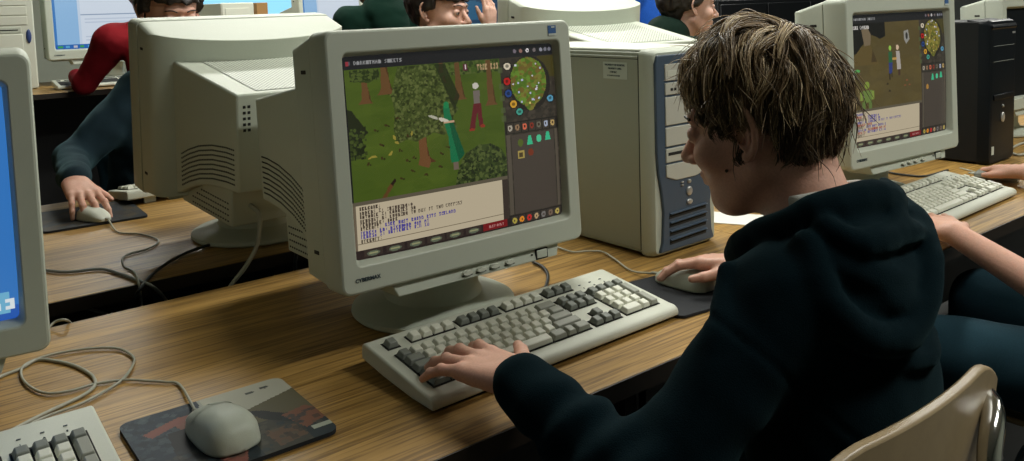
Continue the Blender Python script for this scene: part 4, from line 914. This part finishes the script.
def hood(P,d,TR):
    P0=P; P=P-np.array([-.010,.018,0])
    c=np.array([.900,-.296,.178]); Rh_=TR
    e=el(P,c,(.142,.076,.118),Rh_); e=smin(e,el(P,c+np.array([.0,.006,-.075]),(.115,.066,.07),Rh_),.03)
    for cv in ([(170,28),(205,20),(240,-4),(275,-12),(320,8)],[(178,50),(215,42),(250,26),(285,24),(320,40)],[(172,2),(205,-14),(235,-38),(270,-46),(310,-30)],[(200,4),(232,-20),(262,-28),(300,-20)]):
        pc=[c+Rh_@(np.array([.142,.078,.118])*np.array([math.cos(math.radians(a))*math.cos(math.radians(l)),math.sin(math.radians(a))*math.cos(math.radians(l)),math.sin(math.radians(l))])) for a,l in cv]
        pc=smooth_path(pc,3); n_=len(pc); e=-smin(-e,poly_tube(P,pc,[.011*math.sin(PI*(i+.6)/(n_+.2))**.5 for i in range(n_)]),.016)
    for cv,rr in (([(335,34),(305,26),(275,6),(245,-14),(218,-8),(192,16),(174,40)],.017),([(325,58),(292,52),(258,40),(222,38),(190,50)],.014)):
        pc=[c+Rh_@(np.array([.140,.076,.116])*np.array([math.cos(math.radians(a))*math.cos(math.radians(l)),math.sin(math.radians(a))*math.cos(math.radians(l)),math.sin(math.radians(l))])) for a,l in cv]
        e=smin(e,poly_tube(P,smooth_path(pc,3),[rr]*40),.004)
    e=-smin(-e,el(P,c+np.array([.005,.040,.095]),(.080,.050,.06),Rh_),.02)
    d=smin(d,e,.010)
    d=smin(d,poly_tube(P,hoodring,[.021]*len(hoodring)),.007)
    d=fold(P,d,[(.775,-.215,.205),(.785,-.280,.225),(.835,-.335,.246),(.905,-.350,.248),(.970,-.325,.230),(1.00,-.26,.205)],.016,.010)
    d=fold(P,d,[(.765,-.230,.190),(.775,-.305,.185),(.825,-.350,.190),(.890,-.368,.178),(.955,-.345,.165),(1.00,-.28,.17)],.013,.010)
    d=fold(P,d,[(.795,-.318,.150),(.840,-.362,.130),(.900,-.376,.115),(.960,-.355,.12)],.012,.010)
    d=fold(P,d,[(.745,-.235,.215),(.700,-.262,.165),(.670,-.262,.11)],.014,.014)
    d=fold(P,d,[(.80,-.33,.02),(.86,-.36,-.03),(.93,-.36,-.06)],.014,.014)
    P=P0
    # sleeve folds near the elbow and cuff
    L=np.array([.605,-.215,.012]); ax=(P-L)@nrm(Lw-L); rad=np.linalg.norm(P-L-ax[:,None]*nrm(Lw-L),axis=1)
    near=(rad<.09)&(ax>-.06)&(ax<.17)
    d=d-np.where(near,.0035*np.sin(ax*120+P[:,2]*40)*np.clip((.17-ax)/.06,0,1)*np.clip((.09-rad)/.03,0,1),0)
    # drop shoulder seam
    s0=np.array([.765,-.275,.185]); e0=L; a=(P-s0)@nrm(e0-s0); d=d+np.where(np.abs(a-.065)<.02,.0022*np.exp(-((a-.065)/.004)**2),0)
    return np.maximum(d,-rc(P,(.888,-.228,.225),(.883,-.195,.34),.046,.062))
b=person('boy with tousled brown hair in a dark teal hoodie, typing at the near desk',head,R,(.895,-.235,.215),boy_sh,[(.600,-.222,.012),(1.19,-.105,-.02)],[Lw,Rw],[Lh,Rh],
  (.890,-.255,.060),(.925,-.280,-.225),[((.87,-.29,-.235),(.80,.12,-.235),(.80,.14,-.64)),((1.04,-.29,-.235),(1.05,.13,-.235),(1.05,.15,-.64))],
  M['hoodie'],M['denim'],M['skin'],hs=HS,hh=.0024,extra=hood,shoulder_r=.053,torso_r=(.158,.108),topres=.0042)
eyes(b,head,R,HS)
# collar of a pale shirt inside the hood
g=G(); ring=[(.888+.056*math.cos(a)*1.0,-.224+.056*math.sin(a),.272+.016*(-math.sin(a))) for a in np.linspace(-PI*.95,.35*PI,20)]
tube_geo(g,ring,.0085,8); g.obj('shirt_collar',M['white_cloth'],b,smooth=True)
# mole on the cheek
p=head+R@np.array([-.0610,.036,-.044])*HS
bm=bmesh.new(); bmesh.ops.create_uvsphere(bm,u_segments=10,v_segments=6,radius=.0022); me=bpy.data.meshes.new('mole'); bm.to_mesh(me); bm.free(); fin('mole',me,M['iris'],b,smooth=True,loc=p)
# ---- hair of the boy: locks made of many strands
def boy_hair():
    c0=np.array([0,-.022,.032]); rad=np.array([.077,.091,.094])
    def inside_hair(u):   # u unit dir on scalp ellipsoid (x right,y front,z up)
        p=c0+u*rad; y,z=p[1],p[2]
        if y>.045: return z>.068
        if y>.012: return z>.018+ (y>.03)*.02
        if y>-.004: return z>-.030
        if y>-.045: return z>-.004
        return z>-.096
    crown=nrm([.10,-.50,.85])
    def tang(p,u): # outward normal
        return nrm((p-c0)/(rad*rad))
    guides=[]
    nG=620; tries=0
    while len(guides)<nG and tries<20000:
        tries+=1; u=RNG.normal(size=3); u/=np.linalg.norm(u)
        if u[2]<-.8 or not inside_hair(u): continue
        p=c0+u*rad*1.0; n=tang(p,u)
        base=u-crown; fl=base-n*np.dot(base,n); fl=nrm(fl+1e-6)
        fr=np.clip((u[1]-.0)/.8,0,1)
        swirl=nrm(np.cross(n,fl))
        d=nrm(fl+swirl*RNG.normal(.25,.40)+np.array([0,.25*fr,0]))
        Ln=RNG.uniform(.055,.085)+ .02*max(0,u[2]); 
        if u[1]<-.3 and u[2]<.1: Ln=RNG.uniform(.050,.080)
        if u[1]>.45: Ln=RNG.uniform(.038,.060)
        if p[1]>-.004 and abs(p[0])>.045: Ln=RNG.uniform(.026,.044)
        if p[1]<.05 and p[1]>-.03 and p[2]<.03: Ln=RNG.uniform(.028,.042)
        lift=RNG.uniform(.003,.018)+.022*max(0,u[2])*RNG.random(); pts=[p-n*.003]; q=p.copy(); S=9; curl=RNG.normal(0,.95); ph=RNG.uniform(0,6)
        for s in range(1,S+1):
            t=s/S; nn=tang(q,None)
            g_=np.array([0,0,-1.])*.42*(.4+t)
            side=np.cross(nn,d)
            d=nrm(d+g_*.55+side*curl*.22*math.sin(ph+t*5)); d=nrm(d-nn*np.dot(d,nn)*.85)
            q=q+d*Ln/S
            # keep at offset above scalp
            v=(q-c0)/rad; rr=np.linalg.norm(v); off=(lift*(1-.75*np.clip(-v[1]/rr,0,1))*math.sin(min(1,t*1.25)*PI*.62)+.003)
            tgt=c0+v/rr*rad+tang(q,None)*off
            if rr<1.6: q=q*.25+tgt*.75
            pts.append(q.copy())
            if abs(q[0])>.055 and -.040<q[1]<.006 and -.05<q[2]<.012: break
        if len(pts)<3: continue
        pts=[np.array([np.interp(x,np.linspace(0,1,len(pts)),[w[a] for w in pts]) for a in range(3)]) for x in np.linspace(0,1,S+1)]
        k=RNG.random(); guides.append((np.array(pts),u,k,Ln))
    vs=[];fs=[];cs=[]; n=0
    dark=np.array([.045,.028,.014]); mid=np.array([.24,.16,.08]); blond=np.array([.60,.46,.27])
    for pts,u,k,Ln in guides:
        topness=np.clip(u[2]*.9+.25,0,1)
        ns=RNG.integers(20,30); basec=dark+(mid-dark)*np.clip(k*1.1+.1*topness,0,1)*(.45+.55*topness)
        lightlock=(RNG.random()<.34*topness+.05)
        w0=RNG.uniform(.007,.013)
        for s in range(ns):
            a,b_=RNG.normal(size=2); tn=tang(pts[0],None); t1=nrm(np.cross(tn,[.3,.2,1])); t2=np.cross(tn,t1)
            off=(t1*a+t2*b_)*w0*.6+tn*RNG.normal(0,.0012)
            S=len(pts); tt=np.linspace(0,1,S)[:,None]; fz=RNG.normal(size=3)*.0028; ln=RNG.uniform(.82,1.08)
            c=pts+off*(1-.90*tt**1.1)+fz*tt**2
            if ln<1: c=pts[0]+off+(c-c[0])*ln
            if RNG.random()<.035: c=c+tn*tt**1.5*RNG.uniform(.006,.016)+fz*3*tt
            col=basec*RNG.uniform(.7,1.35)
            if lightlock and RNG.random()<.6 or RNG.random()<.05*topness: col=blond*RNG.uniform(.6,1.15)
            r0=.00075; W=(c@R.T)*HS+head
            T=np.gradient(W,axis=0); T/=np.linalg.norm(T,axis=1)[:,None]+1e-9; A=np.cross(T,[.2,.5,.8]); A/=np.linalg.norm(A,axis=1)[:,None]+1e-9; Bn=np.cross(T,A)
            rr=(r0*(1-.75*tt**2))
            for j in range(3):
                th=2*PI*j/3; vs.append(W+rr*(math.cos(th)*A+math.sin(th)*Bn))
            i=np.arange(S-1)
            for j in range(3):
                j2=(j+1)%3; fs.append(np.stack([n+j*S+i,n+j2*S+i,n+j2*S+i+1,n+j*S+i+1],1))
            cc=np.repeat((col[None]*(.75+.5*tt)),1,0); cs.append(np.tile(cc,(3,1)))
            n+=3*S
    vs=np.concatenate(vs); fs=np.concatenate(fs); cs=np.concatenate(cs)
    me=npmesh('hair',vs,fs); ca=me.color_attributes.new('Col','FLOAT_COLOR','POINT'); c=np.ones((len(vs),4),np.float32); c[:,:3]=cs; ca.data.foreach_set('color',c.ravel())
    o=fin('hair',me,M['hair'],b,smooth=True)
    return o
hr=boy_hair()
M['scalp']=mat('dark_hair_roots',(.02,.013,.008),1,spec=0,bump=.5,bscale=200)
hd=head
def capf(P):
    q=((P-hd)@R)/HS; d=el(q,(0,-.022,.033),(.080,.098,.090)); y=q[:,1]
    line=np.where(y>.045,.072,np.where(y>.0,.030,np.where(y>-.045,.004,-.084)))
    return np.maximum(d,(line-q[:,2])*.7)*HS
sdf_obj('hair_roots',capf,hd-.16,hd+.16,.004,M['scalp'],hr)
# right hand neighbour: only forearms, hands and a denim thigh are in view
LW=atd(951,233,1.80); tip=atd(915,204,1.885); RW=atd(1027,187,2.17); rtip=atd(990,176,2.30)
LW=atz(953,233,.034); tip=atz(911,197,.056); RW[2]=.042
EL=atd(1090,318,1.50)
h=np.array([1.86,-.34,.42]); S=seated(h,.05)
hl=hand_fn(LW,(tip-LW)*np.array([1,1,.2]),(0,0,1),(.7,-.7,0),1.0,curls=[(.14,.30,.25)]*4,spread=.10,thumb=(.6,-.1))
hr_=hand_fn(RW,(rtip-RW)*np.array([1,1,.2]),(0,0,1),(-.6,-.8,0),.92,curls=[(.25,.35,.25)]*4,spread=.06,thumb=(.5,-.2))
pn=person('person in a short sleeved shirt and blue jeans typing at the right edge',h,frame((-.1,1,0),.15),S['nk'],[S['nk']+np.array([-.17,.0,-.06]),S['nk']+np.array([.17,0,-.06])],[EL,S['nk']+np.array([.30,.18,-.27])],[LW,RW],[hl,hr_],S['chest'],(1.84,-.46,-.19),
  [((1.76,-.43,-.20),(1.62,.03,-.19),(1.62,.05,-.63)),((1.93,-.43,-.20),(1.96,.02,-.19),(1.96,.05,-.63))],M['grey_shirt'],M['denim'],M['skin'],hh=.0032,short=True,top_name='shirt')
hair_cap(pn,h,frame((-.1,1,0),.15),1,M['hair_brown'])
# person in teal behind the left back monitor
h=atd(171,14,2.62); S=seated(h,PI,.05); R1=frame((.05,-1,0),.25)
w1=np.array([.452,1.630,.082]); hf=hand_fn(w1,(.05,-1,-.25),(0,-.05,1),(1,0,0),.98,curls=[(.22,.45,.3),(.22,.5,.35),(.3,.5,.35),(.35,.5,.35)],spread=.13,thumb=(.6,-.2))
S['sh'][1]=np.array([.72,1.99,.255]) ; e1=np.array([.512,1.94,.095])
def tealfold(P,d,TR): return smin(d,rc(P,(.76,2.02,.15),(.74,2.05,-.15),.12,.13),.04)+wob(P,34,6)*.005
w2=np.array([1.12,1.72,.05]); h2=hand_fn(w2,(-.2,-1,-.05),(0,0,1),(-1,0,0),.98)
pt=person('person in a blue teal jumper reaching for the white mouse, face hidden by a monitor',h,R1,S['nk'],[S['sh'][0],S['sh'][1]],[np.array([1.16,1.98,.06]),e1],[w2,w1],[h2,hf],S['chest'],S['pel'],S['legs'],M['teal'],M['denim'],M['skin'],hh=.0034,top_name='jumper',shoulder_r=.074,extra=tealfold)
hair_cap(pt,h,R1,1,M['hair_black'],thick=.018,fringe=.052); eyes(pt,h,R1,1)
# person in red
h=atd(146,-8,4.2); S=seated(h,.25); 
ro=person('person in a red jumper at the far desk beside the pale tower',h,frame((-.2,1,0),.1),S['nk'],[atd(113,42,4.1),S['sh'][1]],[atd(84,84,4.15),S['elb'][1]],[atd(76,76,4.35),S['wr'][1]],[None,None],S['chest'],S['pel'],S['legs'],M['red'],M['denim'],M['skin_dark'],hh=.006,top_name='jumper',topres=.008,shoulder_r=.085)
hair_cap(ro,h,frame((-.2,1,0),.1),1,M['hair_black'],thick=.02,long=.10)
# green hoodie from behind
h=atd(372,-22,3.9); S=seated(h,.1,.05,.17)
def ghood(P,d,TR):
    c=S['nk']-S['f']*.05+np.array([0,0,-.01]); e=el(P,c,(.13,.07,.06),TR); e=e+.006*np.sin(((P-c)@TR)[:,2]*70+((P-c)@TR)[:,0]**2*60); e=smin(e,el(P,c+np.array([0,-.03,-.06]),(.10,.06,.07),TR),.03); return smin(d,e,.015)
go=person('long haired person in a bottle green hoodie seen from behind',h,frame((-.1,1,0),.1),S['nk'],S['sh'],S['elb'],S['wr'],[None,None],S['chest'],S['pel'],S['legs'],M['green'],M['denim'],M['skin_pale'],hh=.006,extra=ghood,topres=.007)
hair_cap(go,h,frame((-.1,1,0),.1),1,M['hair_brown'],thick=.02,long=.13)
# dark haired boy facing us behind the large monitor
h=atd(441,12,2.98); S=seated(h,PI+.35,.06); R1=frame((.42,-.9,0),.12)
w2=atd(490,30,2.9); hh_=hand_fn(w2,(0.05,.0,1),(.2,-.9,.1),(-1,0,0),.8,curls=[(.3,.5,.4)]*4,spread=.05)
fb=person('black haired boy facing the camera, only his face above the large monitor',h,R1,S['nk'],S['sh'],[atd(505,75,3.0),S['elb'][1]],[w2,S['wr'][1]],[hh_,None],S['chest'],S['pel'],S['legs'],M['grey_shirt'],M['denim'],M['skin_pale'],hh=.0045,topres=.008,hs=1.02)
hair_cap(fb,h,R1,1.02,M['hair_black'],thick=.014,fringe=.046); eyes(fb,h,R1,1.02)
# blue garment
h=atd(634,-38,4.4); S=seated(h,.3,.05)
bo=person('person in a royal blue top with back to the camera, left of the profile boy',h,frame((-.2,1,0),.1),S['nk'],S['sh'],S['elb'],S['wr'],[None,None],S['chest'],S['pel'],S['legs'],M['royal'],M['denim'],M['skin_pale'],hh=.007,topres=.009,top_name='top')
hair_cap(bo,h,frame((-.2,1,0),.1),1,M['hair_brown'])
# profile boy
h=atd(690,7,3.35); R1=frame((.86,-.50,0),.10); S=seated(h,-2.1,.06)
def collar(P,d,TR):
    c=S['nk']-S['f']*.035+np.array([0,0,.030]); return smin(d,el(P,c,(.105,.090,.075),TR),.02)
po=person('boy in profile with black hair and a dark green jacket near the black cabinet',h,R1,S['nk'],S['sh'],S['elb'],S['wr'],[None,None],S['chest'],S['pel'],S['legs'],M['darkgreen'],M['denim'],M['skin_pale'],hh=.0045,extra=collar,topres=.008,top_name='jacket',shoulder_r=.075)
hair_cap(po,h,R1,1,M['hair_black'],thick=.018,fringe=.05,front=.05); eyes(po,h,R1,1)
# --------------------------------------------------------------- chairs
def shell_chair(label,c,yaw,W=.40,ztop=.13,zseat=-.285,dpt=.40,bow=.045):
    t=thing('school_chair',label,'chair',(c[0],c[1],FL),(0,0,yaw)); Z=-FL
    # backrest: curved sheet, origin = middle of the backrest at floor level, front = +y
    def sheet(f,nu,nv,th):
        A=[[np.array(f(i/nu,j/nv)) for j in range(nv+1)] for i in range(nu+1)]
        vs=[];
        for side in (0,1):
            for i in range(nu+1):
                for j in range(nv+1):
                    du=A[min(i+1,nu)][j]-A[max(i-1,0)][j]; dv=A[i][min(j+1,nv)]-A[i][max(j-1,0)]; n=nrm(np.cross(du,dv)); vs.append(A[i][j]+n*th*(side-.5))
        N=(nu+1)*(nv+1); idx=lambda s,i,j: s*N+i*(nv+1)+j; fs=[]
        for i in range(nu):
            for j in range(nv): fs.append((idx(1,i,j),idx(1,i+1,j),idx(1,i+1,j+1),idx(1,i,j+1))); fs.append((idx(0,i,j),idx(0,i,j+1),idx(0,i+1,j+1),idx(0,i+1,j)))
        for i in range(nu): fs.append((idx(0,i,0),idx(0,i+1,0),idx(1,i+1,0),idx(1,i,0))); fs.append((idx(0,i,nv),idx(1,i,nv),idx(1,i+1,nv),idx(0,i+1,nv)))
        for j in range(nv): fs.append((idx(0,0,j),idx(1,0,j),idx(1,0,j+1),idx(0,0,j+1))); fs.append((idx(0,nu,j),idx(0,nu,j+1),idx(1,nu,j+1),idx(1,nu,j)))
        return vs,fs
    def back(u,v):
        x=(u-.5)*W; e=abs(2*u-1); top=Z+ztop-.035*max(0,(e-.55)/.45)**2; bot=Z+ztop-.22+.03*max(0,(e-.6)/.4)**2; z=bot+(top-bot)*v; y=-.012-bow*(1-e*e)*1.0+.02*(1-v)*0 -.015*(v-.5)
        return (x*(1-.0*v),y,z)
    vs,fs=sheet(back,24,8,.011); G().add(vs,fs).obj('backrest',M['chair_shell'],t,smooth=False,bevel=.003)
    def seat(u,v):
        x=(u-.5)*W*(1.02-.1*v); y=.03+v*dpt; z=Z+zseat+.012*math.cos(PI*v)*0-.012*math.sin(PI*u)-.035*max(0,v-.8)**1.3
        return (x,y,z)
    vs,fs=sheet(seat,16,10,.011); G().add(vs,fs).obj('seat',M['chair_shell'],t,bevel=.003)
    for s in (-1,1):
        pts=[(s*(W/2-.012),-.012,Z+ztop-.048),(s*(W/2-.05),-.040,Z+ztop-.050),(s*(W/2-.085),-.052,Z+ztop-.075),(s*(W/2-.10),-.056,Z+ztop-.15),(s*(W/2-.09),-.035,Z+ztop-.30),(s*(W/2-.06),.06,Z+zseat-.03),(s*(W/2-.04),.30,Z+zseat-.035),(s*(W/2-.03),.37,Z+zseat-.10),(s*(W/2-.01),.40,.02)]
        g=G(); tube_geo(g,smooth_path(pts,6),.0115,12); g.obj('chrome_side_tube',M['chrome'],t,smooth=True)
        g=G(); tube_geo(g,smooth_path([(s*(W/2-.06),.10,Z+zseat-.03),(s*(W/2-.03),.02,Z+zseat-.10),(s*(W/2-.01),-.03,.02)],6),.0115,12); g.obj('rear_leg',M['chrome'],t,smooth=True)
        for y in (.40,-.03):
            g=G(); g.lathe([(.013,0),(.016,.004),(.015,.03),(.012,.034)],14,(s*(W/2-.01),y)); g.obj('rubber_foot',M['rubber'],t,smooth=True)
    return t
shell_chair('tan shell chair with chrome tube behind the boy',(.744,-.392),.0,.37,.138,bow=.022)
shell_chair('tan shell chair at the right edge behind the jeans',(1.84,-.54),.0,.42,.10)
# --------------------------------------------------------------- lights
def area(name,loc,size,power,col=(1,.97,.90),rot=(0,0,0),sy=None):
    l=bpy.data.lights.new(name,'AREA'); l.shape='RECTANGLE'; l.size=size; l.size_y=sy or size; l.energy=power; l.color=col
    o=bpy.data.objects.new(name,l); COL.objects.link(o); o.location=loc; o.rotation_euler=rot; return o
k=0
for x in (1.7,3.8,6.0):
    for y in (-1.2,1.0,3.2,5.4):
        t=thing('ceiling_light','fluorescent ceiling fitting above the classroom, out of view','ceiling light',(x,y,2.0),group='ceiling lights')
        g=G(); g.box(-.62,.62,-.17,.17,-.05,0); g.obj('housing',M['plastic_light'],t,bevel=.004)
        g=G(); g.box(-.59,.59,-.14,.14,-.055,-.049); g.obj('diffuser',M['lamp'],t)
        area('ceiling_lamp',(x,y,1.94),1.2,{-1.2:22,1.0:26,3.2:30,5.4:24}[y],col=(1,1,.925),sy=.3)
w=bpy.data.worlds.new('world'); sc.world=w; w.use_nodes=True; w.node_tree.nodes['Background'].inputs[0].default_value=(.6,.75,.8,1); w.node_tree.nodes['Background'].inputs[1].default_value=.15
sc.view_settings.view_transform='Standard'; sc.view_settings.look='None'; sc.view_settings.gamma=1; sc.view_settings.use_curve_mapping=False; sc.view_settings.exposure=.35
